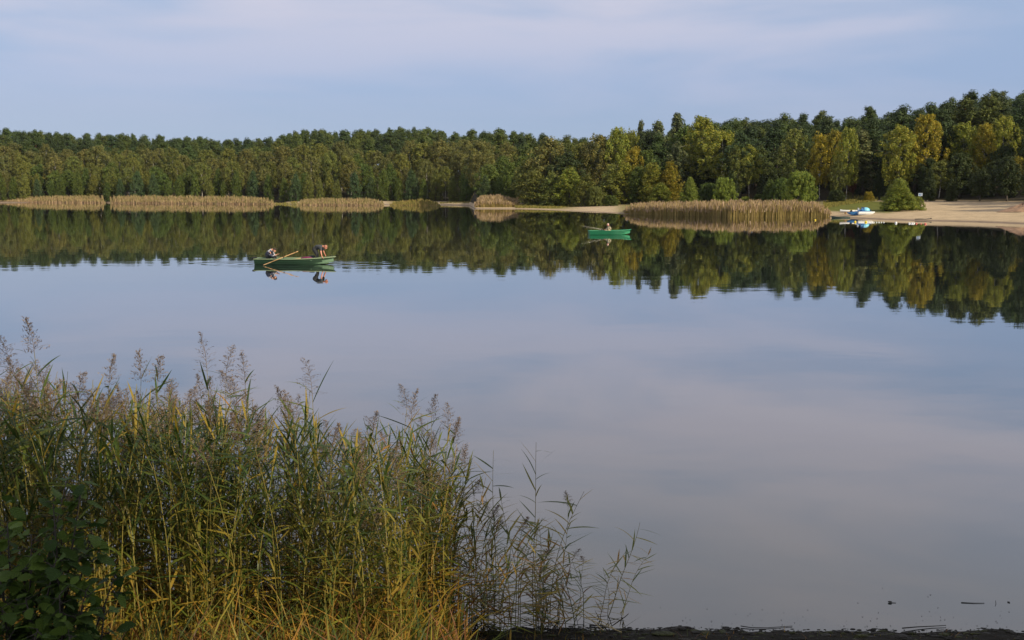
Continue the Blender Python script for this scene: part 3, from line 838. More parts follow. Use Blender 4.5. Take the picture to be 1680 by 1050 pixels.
def far_bed(name, label, px0, px1, front, depth, top, n, mats, w=(.05, .1), seed=1, group=None, plume=.5, clump=.35, fh=.52):
    """front and top: lists of column, row"""
    rng = np.random.default_rng(seed)
    px = rng.uniform(px0, px1, n * 3)
    cl = .5 + .5 * np.sin(px * .75 + 3 * np.sin(px * .083)) * np.sin(px * .191 + 1)
    px = px[rng.random(n * 3) < (1 - clump) + clump * cl][:n]
    fr = np.interp(px, *zip(*front)); tp = np.interp(px, *zip(*top))
    k = (525.0 - fr) / F
    Df = -CAMZ * (CP + k * SP) / (k * CP - SP)
    ew = (px1 - px0) * .12 + 4
    edge = np.minimum(1, np.minimum(px - px0, (px1 - px) * .8) / ew + .45 + .2 * np.sin(px * .9 + seed))
    rag = 1 + .07 * np.sin(px * .31 + seed) * np.sin(px * .117) + .05 * np.sin(px * 1.3 + 2 * seed)
    u = rng.random(len(px)) ** 1.15
    D = Df + (.22 * clump * np.sin(px * .8) + .3) + depth * u * edge
    X = (px - 840) / F * (D * CP + 4 * SP)
    Z = np.minimum(0.0, ground_z(X, D)) * 0 + np.clip(ground_z(X, D), -.3, 9) - .02
    zt = CAMZ + D * ((525 - tp) / F * CP - SP) / (CP + (525 - tp) / F * SP)
    H = (zt - Z) * rag * rng.uniform(.66, 1.08, len(px)) * np.clip(edge * 1.25, 0, 1)
    H = np.maximum(H * (fh + (1 - fh) * smooth(u * 1.6)), .3)
    V, Fq = blades(rng, X, D, Z, H, rng.uniform(*w, len(px)))
    root = link(name, mesh(name, V, Fq, mats[0]))
    tag(root, label, 'reed bed' if 'reed' in name else 'sedge', group, 'stuff')
    m = rng.random(len(px)) < plume
    hp = np.minimum(.85, H[m] * .4)
    V2, F2 = blades(rng, X[m] + rng.normal(size=m.sum()) * .08, D[m], Z[m] + H[m] * rng.uniform(.97, 1.06, m.sum()) - hp, hp, rng.uniform(.10, .2, m.sum()), .18)
    link('plumes', mesh('plumes', V2, F2, mats[1]), root)
    return root
G = 'reed beds along the far shore'
far_bed('reed_bed', 'leftmost tan reed bed, low and thinning out towards the left edge', -80, 173, [(-80, 332), (173, 333)], 9, [(-80, 327), (10, 326.5), (45, 321), (172, 320)], 6500, (M_TAN, M_TANTOP), seed=1, group=G)
far_bed('reed_bed', 'longest tan reed bed, starting right of the dark gap in the left shore', 181, 452, [(181, 333.5), (452, 335.5)], 8, [(181, 320.5), (400, 322), (440, 324.5), (452, 328)], 7500, (M_TAN, M_TANTOP), seed=2, group=G)
far_bed('reed_bed', 'short tan reed bed between two open sandy gaps', 488, 630, [(488, 336.5), (630, 337)], 7, [(488, 328), (520, 325.2), (600, 325.2), (630, 328)], 4200, (M_TAN, M_TANTOP), seed=3, group=G)
far_bed('reed_bed', 'low olive green reeds left of the sandy strip in the bay', 640, 722, [(640, 337), (722, 337.5)], 6, [(640, 331), (690, 326), (722, 331)], 2000, (M_OLV, M_SEDGE), seed=4, group=G, clump=.3)
far_bed('reed_bed', 'rounded clump of reeds on the tip of the point', 779, 852, [(779, 342), (852, 342)], 9, [(779, 327), (795, 320.5), (815, 320.5), (852, 326)], 6000, (M_OLV, M_PLUM), seed=5, group=G, clump=.15)
far_bed('reed_bed', 'wide brownish reed bed in front of the light green bushes', 1024, 1362, [(1024, 350.5), (1060, 353), (1200, 356), (1362, 355.5)], 11, [(1024, 336), (1060, 332), (1200, 329.5), (1300, 329.5), (1340, 332), (1362, 341)], 19000, (M_OLV, M_PLUM), seed=6, group=G, plume=.35, clump=.05, w=(.04, .075), fh=.82)
far_bed('sedge', 'strip of straw coloured sedge along the spit', 845, 1010, [(845, 342.5), (900, 343.5), (1010, 343)], 12, [(845, 334), (900, 336.5), (960, 338.5), (1010, 339)], 5200, (M_SEDGE, M_SEDGE), seed=7, plume=.2, clump=.2)
far_bed('sedge', 'brown sedge behind the clump of the point, in half shade', 838, 905, [(838, 337), (905, 338)], 14, [(838, 324), (870, 326), (905, 331)], 2200, (M_OLV, M_PLUM), seed=8, clump=.2)
far_bed('sedge', 'thin sedge on the far strip of sand', 722, 778, [(722, 336), (778, 336.5)], 8, [(722, 332), (778, 333)], 420, (M_SEDGE, M_SEDGE), seed=9, clump=.6)
far_bed('sedge', 'weedy fringe between the reed beds of the left shore', 440, 492, [(440, 335), (492, 336)], 9, [(440, 329), (455, 332.5), (475, 331), (492, 328)], 500, (M_SEDGE, M_SEDGE), seed=10, clump=.6)
far_bed('sedge', 'grassy edge of the beach at the right end of the near reed bed', 1350, 1440, [(1350, 351), (1440, 348)], 34, [(1350, 344), (1380, 340), (1440, 342)], 5000, (M_SEDGE, M_SEDGE), seed=11, plume=.1, clump=.1, w=(.06, .1))

# ------------------------------------------------------------ boats
def boat(name, label, cat, L, B, fb, hull_m, rim_m, in_m, seats, seat_m, origin, rz, flip=1, draft=.09, rockerb=.12, parts=True):
    root = empty(name, (*origin, 0.0) if len(origin) == 2 else origin, rz, label=label, cat=cat)
    N = 26
    SEC = [(0, 0), (.52, .015), (.74, .10), (.80, .24), (.81, .36), (.885, .39), (.895, .60), (.955, .63), (.965, .86), (1, .90), (1, 1)]
    def half(t): return B / 2 * ((.84 + .16 * math.sin(min(1, t / .5) * math.pi / 2)) if t < .5 else max(.13, 1 - ((t - .5) / .5) ** 2.3 * .87))
    def keel(t): return -draft + (0 if t < .72 else ((t - .72) / .28) ** 2 * (draft + rockerb))
    def gun(t): return fb + .10 * max(0, (t - .45) / .55) ** 2
    def X(t, fz): return t * L * .945 + .055 * L * t ** 5 * fz
    def pt(t, fy, fz, ins=0):
        return (X(t, fz), (half(t) * fy - ins), keel(t) + (gun(t) - keel(t)) * fz)
    hull = MB(); V = []; n2 = len(SEC)
    for i in range(N + 1):
        t = i / N
        ring = [pt(t, fy, fz) for fy, fz in SEC]
        V += [(x, -y, z) for x, y, z in reversed(ring)] + ring[1:]
    m = 2 * n2 - 1
    Fc = [(i * m + k, (i + 1) * m + k, (i + 1) * m + k + 1, i * m + k + 1) for i in range(N) for k in range(m - 1)]
    Fc.append(tuple(range(m))); Fc.append(tuple(N * m + k for k in reversed(range(m))))
    hull.add(V, Fc)
    hull.build('hull', hull_m, root)
    inn = MB(); V = []
    fl = .035
    for i in range(N + 1):
        t = .012 + .972 * i / N
        h = half(t) - .035; g = gun(t) - .004; f0 = max(fl, keel(t) + .04)
        ring = [(h * .80, f0), (h * .86, f0 + .05), (h * .93, (f0 + g) / 2), (h, g)]
        x = X(t, .95)
        V += [(x, -y, z) for y, z in reversed(ring)] + [(x, y, z) for y, z in ring]
    m = 8
    Fc = [(i * m + k + 1, (i + 1) * m + k + 1, (i + 1) * m + k, i * m + k) for i in range(N) for k in range(m - 1)]
    Fc += [tuple(reversed(range(m))), tuple(N * m + k for k in range(m))]
    inn.add(V, Fc)
    inn.build('inner_shell', in_m, root)
    rim = MB(); V = []
    rows_ = []
    for i in range(N + 1):
        t = i / N; rows_.append((X(t, 1), half(t), gun(t)))
    loop = [(x, -y, z) for x, y, z in rows_] + [(x, y, z) for x, y, z in reversed(rows_)]
    cx = L * .45
    nL = len(loop)
    for k, (x, y, z) in enumerate(loop):
        d = Vector((x - cx, y * 2.2, 0)); d.normalize()
        o, i_ = .035, .045
        V += [(x + d.x * o, y + d.y * o, z - .03), (x + d.x * o, y + d.y * o, z + .012), (x - d.x * i_, y - d.y * i_, z + .016), (x - d.x * i_, y - d.y * i_, z - .03)]
    Fc = [(a * 4 + j, ((a + 1) % nL) * 4 + j, ((a + 1) % nL) * 4 + (j + 1) % 4, a * 4 + (j + 1) % 4) for a in range(nL) for j in range(4)]
    rim.add(V, Fc); rim.build('gunwale', rim_m, root)
    for xs in seats:
        s_ = MB(); t = xs / L
        s_.box((xs, 0, fb * .72), (.26, 2 * half(t) * .93 - .04, .035), 0, .01)
        s_.box((xs, 0, (fb * .72 + fl) / 2), (.16, 2 * half(t) * .6, fb * .72 - fl - .03))
        s_.build('thwart', seat_m, root)
    return root, half, gun
def place_boat(px_left, px_right, py_water):
    x0, y = water_pt(px_left, py_water); x1, _ = water_pt(px_right, py_water)
    return x0, y, x1 - x0

M_HG = plain('dark_green_hull', (.015, .042, .022), .45, .15, 2.0, spec=.3)
M_HGL = plain('pale_green_rim', (.18, .235, .13), .4, .1)
M_HIN = plain('pale_green_inside', (.10, .18, .11), .5, .12, 4)
M_VG = plain('vivid_green_hull', (.005, .125, .055), .35, .12, 2.0)
M_VGL = plain('vivid_green_rim', (.02, .20, .095), .4, .08)
M_BLK = plain('black_plastic', (.012, .012, .013), .7, spec=.25)
M_WOOD = plain('varnished_wood', (.42, .25, .11), .5, .2, 9)
x0, y0, _ = place_boat(421.5, 551, 433)
b1, hf, gf = boat('rowing_boat', 'dark green rowing boat with pale rim carrying two anglers', 'boat', 4.30, 1.42, .315, M_HG, M_HGL, M_HIN, (.55, 1.95, 3.02), M_HIN, (x0, y0), math.radians(-1.5))
mb = MB(); mb.box((-.04, -.3, .33), (.12, .62, .11), 0, .02); mb.box((-.05, 0, .22), (.05, .3, .2), 0, .01)
mb.build('motor_bracket', M_BLK, b1)
mb = MB(); mb.tube([(1.66, -.70, .33), (1.66, -.70, .43)], .014, 6); mb.tube([(1.61, -.70, .47), (1.63, -.70, .43), (1.69, -.70, .43), (1.71, -.70, .47)], .011, 6)
mb.build('rowlock', M_BLK, b1)
mb = MB(); mb.tube([(1.66, .70, .33), (1.66, .70, .43)], .014, 6); mb.tube([(1.61, .70, .47), (1.63, .70, .43), (1.69, .70, .43), (1.71, .70, .47)], .011, 6)
mb.build('rowlock', M_BLK, b1)

def local(o, p):
    return tuple(Matrix.Translation(o.location) @ Matrix.Rotation(o.rotation_euler.z, 4, 'Z') @ Vector(p))
def oar(label, o, blade, handle):
    a = Vector(local(o, blade)); b = Vector(local(o, handle)); d = b - a; Ln = d.length
    r_ = empty('oar', a, label=label, cat='oar', group='oars of the rowing boat')
    r_.rotation_euler = d.to_track_quat('X', 'Z').to_euler()
    m = MB(); m.tube([(.42, 0, 0), (Ln * .5, 0, 0), (Ln - .16, 0, 0)], [.021, .025, .022], 8); m.build('shaft', M_WOOD, r_, smooth=True)
    m = MB(); m.box((.21, 0, 0), (.46, .13, .022), 0, .02); m.build('blade', M_WOOD, r_)
    m = MB(); m.tube([(Ln - .17, 0, 0), (Ln, 0, 0)], [.024, .027], 8); m.build('grip', M_WOOD, r_, smooth=True)
oar('wooden oar slanting over the near side of the dark green boat to the water', b1, (.72, -1.30, .04), (2.32, -.18, .70))
oar('wooden oar lying inside the dark green rowing boat', b1, (.9, .34, .12), (2.62, .26, .33))
M_PUR = plain('purple_cloth', (.13, .015, .06), .9, .25, 9, .4)
mb = MB(); mb.ell((0, 0, 0), (.32, .2, .085), 14, 8)
m_ = mb.build('cushion', M_PUR, None, local(b1, (2.78, -.15, .335)), (0, 0, .2), True)
tag(m_, 'dark purple cushion on the seat between the two anglers', 'cushion')
M_NET = plain('dark_cloth', (.03, .035, .045), .9, .3, 8)
mb = MB(); mb.box((0, 0, 0), (.36, .26, .2), 0, .05)
tag(mb.build('tackle_bag', M_NET, None, local(b1, (3.0, .12, .36))), 'dark tackle bag on the seat behind the purple cushion', 'bag')

# ------------------------------------------------------------ people
def skin_mesh(name, nodes, edges, mat, sub=1):
    """nodes: name -> (point, radius)"""
    bm = bmesh.new(); lay = bm.verts.layers.skin.verify(); vv = {}
    for k, (p, r_) in nodes.items():
        v = bm.verts.new(p); rr_ = r_ if isinstance(r_, tuple) else (r_, r_)
        v[lay].radius = rr_; v[lay].use_root = (k == 'pelvis' or k == 'root'); vv[k] = v
    for a, b in edges: bm.edges.new((vv[a], vv[b]))
    me = bpy.data.meshes.new(name); bm.to_mesh(me); bm.free()
    o = bpy.data.objects.new(name, me); COL.objects.link(o)
    o.modifiers.new('skin', 'SKIN').use_smooth_shade = True
    ss = o.modifiers.new('sub', 'SUBSURF'); ss.levels = sub; ss.render_levels = sub
    dg = bpy.context.evaluated_depsgraph_get(); dg.update()
    me2 = bpy.data.meshes.new_from_object(o.evaluated_get(dg))
    bpy.data.objects.remove(o); me2.name = name
    me2.materials.clear(); me2.materials.append(mat)
    return me2

def lerp(a, b, t): return tuple(a[i] + (b[i] - a[i]) * t for i in range(3))
def person(label, J, skin_m, shirt_m, trouser_m, hair_m, sleeve, boat_o, hair_r=1.0, cap=None):
    """J: joints in the boat's own axes"""
    N, E = {}, []
    N['pelvis'] = (J['pelvis'], .08); N['belly'] = (lerp(J['pelvis'], J['chest'], .45), .085); N['chest'] = (J['chest'], .09)
    N['neck'] = (J['neck'], .052); N['skull'] = (lerp(J['neck'], J['head'], .75), .07); N['head'] = (J['head'], .088)
    E += [('pelvis', 'belly'), ('belly', 'chest'), ('chest', 'neck'), ('neck', 'skull'), ('skull', 'head')]
    for s in 'lr':
        N['sh' + s] = (J['sh' + s], .045 if sleeve < .5 else .03); N['el' + s] = (J['el' + s], .042 if sleeve < .5 else .026); N['wr' + s] = (J['wr' + s], .029); N['pa' + s] = (J['pa' + s], .032)
        E += [('chest', 'sh' + s), ('sh' + s, 'el' + s), ('el' + s, 'wr' + s), ('wr' + s, 'pa' + s)]
        N['hip' + s] = (J['hip' + s], .06); N['kn' + s] = (J['kn' + s], .05); N['an' + s] = (J['an' + s], .042); N['toe' + s] = (J['toe' + s], .04)
        E += [('pelvis', 'hip' + s), ('hip' + s, 'kn' + s), ('kn' + s, 'an' + s), ('an' + s, 'toe' + s)]
        pa, wr = Vector(J['pa' + s]), Vector(J['wr' + s]); d = (pa - wr).normalized()
        side = d.cross(Vector((0, 1, 0))) ; side = (side if side.length > .1 else d.cross(Vector((1, 0, 0)))).normalized(); nrm = d.cross(side)
        for q, (off, ln) in enumerate(((-.028, .066), (-.010, .078), (.010, .073), (.027, .056))):
            b0 = pa + nrm * off + d * .03
            f1 = b0 + d * ln * .55 + side * .006; f2 = b0 + d * ln * .9 + side * .026
            N[f'f{s}{q}a'] = (tuple(b0), .010); N[f'f{s}{q}b'] = (tuple(f1), .0085); N[f'f{s}{q}c'] = (tuple(f2), .0075)
            E += [('pa' + s, f'f{s}{q}a'), (f'f{s}{q}a', f'f{s}{q}b'), (f'f{s}{q}b', f'f{s}{q}c')]
        t0 = wr.lerp(pa, .5) - nrm * .032
        N[f't{s}a'] = (tuple(t0), .011); N[f't{s}b'] = (tuple(t0 - nrm * .02 + d * .045 + side * .012), .009)
        E += [('wr' + s, f't{s}a'), (f't{s}a', f't{s}b')]
    me = skin_mesh('person', N, E, skin_m)
    bm = bmesh.new(); bm.from_mesh(me)
    # face: nose, brow, chin, ears and eyes grown onto the same mesh
    hd = Vector(J['head']); fw = Vector(J['face']).normalized(); upv = (hd - Vector(J['neck'])).normalized()
    upv = (upv - fw * upv.dot(fw)).normalized(); sd = fw.cross(upv)
    f_ = MB()
    def blob(c, r_): f_.ell(tuple(c), r_, 8, 6)
    blob(hd - upv * .02, (.086, .082, .105)); blob(hd + fw * .092 - upv * .028, (.014, .014, .02)); blob(hd + fw * .06 - upv * .092, (.034, .036, .026))
    for q in (-1, 1): blob(hd + sd * q * .086 - upv * .02, (.016, .014, .03)); blob(hd + fw * .08 + sd * q * .03 + upv * .0, (.012, .012, .009))
    blob(hd + fw * .084 - upv * .066, (.014, .02, .008))
    base = len(bm.verts)
    vs = [bm.verts.new(v) for v in f_.v]
    for q in f_.f: bm.faces.new([vs[i] for i in q]).smooth = True
    bm.to_mesh(me); bm.free()
    root = link('person', me, None, boat_o.location, (0, 0, boat_o.rotation_euler.z))
    tag(root, label, 'person')
    n2 = {'root': (J['pelvis'], .136), 'belly': (lerp(J['pelvis'], J['chest'], .45), .165), 'chest': (J['chest'], .175), 'neck': (lerp(J['chest'], J['neck'], .72), .085)}
    e2 = [('root', 'belly'), ('belly', 'chest'), ('chest', 'neck')]
    for s in 'lr':
        n2['sh' + s] = (J['sh' + s], .092); e2.append(('chest', 'sh' + s))
        if sleeve > .5:
            n2['el' + s] = (J['el' + s], .074); n2['wr' + s] = (lerp(J['el' + s], J['wr' + s], .9), .047)
            n2['ua' + s] = (lerp(J['sh' + s], J['el' + s], .5), .088)
            e2 += [('sh' + s, 'ua' + s), ('ua' + s, 'el' + s), ('el' + s, 'wr' + s)]
        else:
            n2['el' + s] = (lerp(J['sh' + s], J['el' + s], .75), .066); e2.append(('sh' + s, 'el' + s))
    link('jacket' if sleeve > .5 else 'shirt', skin_mesh('jacket', n2, e2, shirt_m), root)
    n3 = {'root': (J['pelvis'], .17), 'up': (lerp(J['pelvis'], J['chest'], .2), .15)}; e3 = [('root', 'up')]
    for s in 'lr':
        n3['hip' + s] = (J['hip' + s], .13); n3['kn' + s] = (J['kn' + s], .08); n3['an' + s] = (lerp(J['kn' + s], J['an' + s], .93), .062)
        e3 += [('root', 'hip' + s), ('hip' + s, 'kn' + s), ('kn' + s, 'an' + s)]
    link('trousers', skin_mesh('trousers', n3, e3, trouser_m), root)
    h = MB(); c = hd + upv * .02 - fw * .018
    h.ell(tuple(c), (.098 * hair_r, .094, .088), 12, 8)
    h.build('hat' if cap else 'hair', hair_m, root, smooth=True)
    for s in 'lr':
        sm = MB(); a, b = Vector(J['an' + s]), Vector(J['toe' + s])
        sm.tube([a + Vector((0, 0, .03)), a - Vector((0, 0, .02)), b - Vector((0, 0, .01)), b + (b - a) * .25], [.052, .056, .05, .03], 8)
        sm.build('shoe', M_BLK, root, smooth=True)
    return root
M_SKIN = plain('skin', (.55, .27, .17), .55, .08, 20); M_SKINR = plain('sunburnt_skin', (.60, .25, .17), .55, .08, 20)
M_TEE = plain('dark_grey_cotton', (.045, .05, .058), .9, .25, 9, .3); M_TRS = plain('black_trousers', (.018, .020, .024), .9, .25, 9, .3)
M_HAIRD = plain('dark_hair', (.03, .015, .010), .7, .3, 30); M_HAIRG = plain('short_reddish_hair', (.38, .17, .11), .7, .2, 30)
def camo(name, a, b, c, sc_):
    m, n, l, p = new_mat(name); t = n.new('ShaderNodeTexCoord'); z = n.new('ShaderNodeTexNoise'); z.inputs['Scale'].default_value = sc_
    r = n.new('ShaderNodeValToRGB'); r.color_ramp.interpolation = 'CONSTANT'
    r.color_ramp.elements[0].position = 0; r.color_ramp.elements[0].color = (*a, 1)
    r.color_ramp.elements[1].position = .48; r.color_ramp.elements[1].color = (*b, 1)
    e = r.color_ramp.elements.new(.60); e.color = (*c, 1)
    l.new(t.outputs['Object'], z.inputs['Vector']); l.new(z.outputs['Fac'], r.inputs[0]); l.new(r.outputs[0], p.inputs['Base Color'])
    p.inputs['Roughness'].default_value = .9
    return m
M_JKT = camo('grey_navy_jacket', (.04, .045, .08), (.05, .055, .09), (.40, .40, .45), 4.5)
M_CAMO = camo('camouflage_cloth', (.42, .38, .27), (.16, .12, .07), (.50, .45, .33), 8)
P_STAND = dict(pelvis=(3.20, 0, .86), chest=(3.50, -.03, 1.00), neck=(3.68, -.06, .965), head=(3.82, -.09, .935), face=(.7, -.1, -.7),
    shl=(3.56, .15, .93), shr=(3.58, -.22, .90), elr=(3.61, -.36, .66), wrr=(3.66, -.40, .47), par=(3.69, -.41, .41),
    ell=(3.64, .24, .64), wrl=(3.68, .38, .47), pal=(3.70, .41, .41),
    hipl=(3.18, .10, .80), knl=(3.34, .16, .46), anl=(3.12, .20, .13), toel=(3.28, .21, .09),
    hipr=(3.18, -.10, .80), knr=(3.38, -.17, .47), anr=(3.26, -.22, .13), toer=(3.42, -.24, .09))
person('person in dark grey shirt bending over the bow of the dark green boat', P_STAND, M_SKINR, M_TEE, M_TRS, M_HAIRG, .3, b1, hair_r=.98)
P_SIT = dict(pelvis=(.56, -.05, .42), chest=(.72, -.07, .72), neck=(.90, -.09, .80), head=(1.02, -.10, .77), face=(.8, -.15, -.55),
    shl=(.80, .12, .68), shr=(.82, -.27, .66), elr=(.92, -.36, .43), wrr=(1.10, -.28, .50), par=(1.17, -.25, .53),
    ell=(.94, .20, .43), wrl=(1.10, .08, .50), pal=(1.17, .04, .52),
    hipl=(.62, .08, .38), knl=(1.00, .15, .44), anl=(.98, .16, .12), toel=(1.13, .17, .08),
    hipr=(.62, -.17, .38), knr=(1.00, -.22, .44), anr=(.96, -.22, .12), toer=(1.11, -.23, .08))
person('person in grey and navy jacket sitting hunched in the stern of the dark green boat', P_SIT, M_SKIN, M_JKT, M_TRS, M_HAIRD, 1, b1)

x0, y0, _ = place_boat(966, 1036, 384.8)
b2, _, _ = boat('rowing_boat', 'bright green rowing boat with a lone angler, nearer the reeds', 'boat', 3.86, 1.36, .36, M_VG, M_VGL, M_VGL, (.6, 1.95, 2.9), M_VGL, (x0, y0), math.radians(5))
P_ANG = dict(pelvis=(1.98, 0, .42), chest=(1.88, 0, .70), neck=(1.79, 0, .80), head=(1.74, -.02, .90), face=(-1, -.15, -.25),
    shl=(1.84, -.19, .71), shr=(1.84, .19, .71), ell=(1.72, -.25, .50), wrl=(1.50, -.12, .44), pal=(1.43, -.08, .43),
    elr=(1.72, .25, .50), wrr=(1.50, .10, .45), par=(1.43, .06, .44),
    hipl=(1.92, -.11, .39), knl=(1.52, -.15, .42), anl=(1.50, -.15, .12), toel=(1.36, -.16, .08),
    hipr=(1.92, .11, .39), knr=(1.52, .15, .42), anr=(1.50, .15, .12), toer=(1.36, .16, .08))
M_HAT = plain('pale_pink_hat', (.62, .42, .36), .9, .1, 20)
pa = person('person in camouflage jacket and pale hat fishing from the bright green boat', P_ANG, M_SKINR, M_CAMO, M_CAMO, M_HAT, 1, b2, 1.05, cap=True)
M_ROD = plain('grey_rod', (.42, .40, .34), .4)
def rod(label, a, b, g='fishing rods'):
    A, B_ = Vector(local(b2, a)), Vector(local(b2, b))
    r_ = empty('fishing_rod', A, label=label, cat='fishing rod', group=g)
    d = B_ - A; m = MB(); m.tube([d * .1, d * .5 + Vector((0, 0, .02)), d], [.012, .009, .005], 6); m.build('rod_blank', M_ROD, r_)
    m = MB(); m.tube([-d * .03, d * .1], [.017, .015], 6); m.build('handle', M_BLK, r_)
    m = MB(); m.ell(tuple(d * .08 - Vector((0, 0, .045))), (.035, .03, .035), 8, 6); m.build('reel', M_BLK, r_)
rod('fishing rod held by the lone angler, its tip the higher of the two', (1.50, -.08, .44), (-.77, -.5, .80))
rod('fishing rod resting over the stern of the bright green boat, its tip the lower', (1.30, .10, .43), (-.25, .0, .62))

# ------------------------------------------------------------ beach things
M_WHT = plain('white_plastic', (.74, .76, .78), .4, .08, 3); M_BLU = plain('blue_plastic', (.03, .15, .38), .35, .15, 3)
M_LBL = plain('light_blue_plastic', (.22, .60, .78), .35, .1, 3); M_YEL = plain('yellow_plastic', (.75, .55, .03), .4, .1)
M_RED = plain('faded_red_plastic', (.60, .16, .12), .5, .1); M_GRYM = plain('grey_metal', (.25, .26, .27), .5, .15); M_SIGNB = plain('sign_blue', (.10, .20, .42), .5, .05)
M_DKG = plain('old_green_hull', (.03, .055, .045), .5, .25, 3)
def P3(px, D, dz=0.0):
    x = wx(px, D, 1); return (x, D, gz(x, D) + dz)
def pontoon(m, L, w, h, y):
    N = 12; V = []
    for i in range(N + 1):
        t = i / N; k = 1 - max(0, (t - .7) / .3) ** 2 * .8; lift = max(0, (t - .7) / .3) ** 2 * h * .7
        V += [(t * L - L / 2, y - w / 2 * k * .6, lift), (t * L - L / 2, y - w / 2 * k, lift + (h - lift) * .5), (t * L - L / 2, y - w / 2 * k, h), (t * L - L / 2, y + w / 2 * k, h), (t * L - L / 2, y + w / 2 * k, lift + (h - lift) * .5), (t * L - L / 2, y + w / 2 * k * .6, lift)]
    Fc = [(i * 6 + j, (i + 1) * 6 + j, (i + 1) * 6 + (j + 1) % 6, i * 6 + (j + 1) % 6) for i in range(N) for j in range(6)]
    Fc += [tuple(reversed(range(6))), tuple(N * 6 + j for j in range(6))]
    m.add(V, Fc)
def pedalo(label, px, D, L, hull_m, deck_m, rz, cover):
    r_ = empty('pedal_boat', P3(px, D, .02), rz, label=label, cat='pedal boat', group='pedal boats drawn up on the beach')
    for q in (-1, 1):
        m = MB(); pontoon(m, L, .42, .42, q * .52); m.build('pontoon', hull_m, r_)
    m = MB(); m.box((-.1, 0, .46), (L * .72, 1.25, .08), 0, .03); m.box((-L * .2, 0, .62), (.5, 1.1, .24), 0, .06); m.build('deck', deck_m, r_)
    for q in (-1, 1):
        m = MB(); m.box((-L * .05, q * .3, .62), (.45, .42, .12), 0, .04); m.box((-L * .05 - .24, q * .3, .85), (.09, .42, .42), 0, .04); m.build('seat', deck_m if hull_m is M_WHT else M_WHT, r_)
    m = MB(); m.tube([(L * .28, -.35, .62), (L * .28, .35, .62)], .03, 8); m.ell((L * .28, 0, .6), (.18, .1, .16), 8, 6); m.build('pedals', M_BLK, r_)
    if cover:
        m = MB(); m.ell((L * .02, 0, .62), (.62, .62, .42), 14, 8); m.build('cover', M_LBL, r_, smooth=True)
    return r_
pedalo('white pedal boat with a light blue cover, rightmost on the beach', 1419.5, 152.5, 2.5, M_WHT, M_BLU, math.radians(4), True)
pedalo('blue pedal boat beside the white one with the light blue cover', 1404, 153, 2.3, M_BLU, M_BLU, math.radians(170), False)
r_ = empty('canoe', P3(1398, 155.5, .30), math.radians(3), label='long white canoe lying behind the blue pedal boat', cat='canoe')
m = MB(); V = []; N = 18
for i in range(N + 1):
    t = i / N; k = max(.04, math.sin(math.pi * t) ** .6); x = (t - .5) * 3.7; sheer = .10 * (2 * t - 1) ** 4
    V += [(x, 0, .02 + sheer), (x, -.2 * k, .06 + sheer), (x, -.33 * k, .3 + sheer), (x, -.29 * k, .32 + sheer), (x, .29 * k, .32 + sheer), (x, .33 * k, .3 + sheer), (x, .2 * k, .06 + sheer)]
Fc = [(i * 7 + j, (i + 1) * 7 + j, (i + 1) * 7 + (j + 1) % 7, i * 7 + (j + 1) % 7) for i in range(N) for j in range(7)]
m.add(V, Fc); m.build('hull', M_WHT, r_, smooth=True)
m = MB(); m.box((-1.0, 0, -.13), (.1, .6, .28)); m.box((1.0, 0, -.13), (.1, .6, .28)); m.build('trestle', M_WOOD, r_)
m = MB(); m.box((0, 0, .335), (.9, .34, .03), 0, .01); m.build('cockpit', M_YEL, r_)
b3, _, _ = boat('rowing_boat', 'old dark green rowing boat with its bow at the water left of the pedal boats', 'boat', 2.6, 1.1, .30, M_DKG, M_DKG, M_DKG, (.7, 1.5), M_DKG, (wx(1393, 150, 1), 150.0, gz(wx(1383, 150, 1), 150) + .10), math.radians(184))

def bin_(label, px, D, h, w):
    r_ = empty('litter_bin', P3(px, D), 0.3, label=label, cat='litter bin')
    m = MB(); m.tube([(0, 0, 0), (0, 0, .08), (0, 0, h * .85)], [w * .44, w * .42, w * .5], 12); m.build('body', M_BLK, r_, smooth=False)
    m = MB(); m.tube([(0, 0, h * .85 + .003), (0, 0, h * .93), (0, 0, h)], [w * .56, w * .54, w * .3], 12); m.build('lid', M_GRYM, r_)
bin_('black litter bin with grey lid between the pedal boats and the cone shaped bush', 1453, 156, .95, .62)
bin_('small dark bin right of the cone shaped bush below the sign', 1501, 158, .62, .5)
r_ = empty('notice_sign', P3(1508.5, 161), 0.0, label='white and blue notice board on a grey post beside the cone shaped bush', cat='sign')
zb = top_z(321.8, 161) - r_.location.z
m = MB(); m.tube([(0, 0, -.1), (0, 0, zb + .3)], .045, 8); m.build('post', M_GRYM, r_)
m = MB(); m.box((0, -.07, zb + .24), (.66, .035, .48), 0, .01); m.build('board', plain('weathered_board', (.38, .43, .50), .6, .1), r_)
m = MB(); m.box((-.10, -.092, zb + .27), (.30, .006, .24)); m.box((.19, -.092, zb + .3), (.14, .006, .14)); m.box((0, -.092, zb + .08), (.5, .006, .05)); m.build('lettering', M_SIGNB, r_)

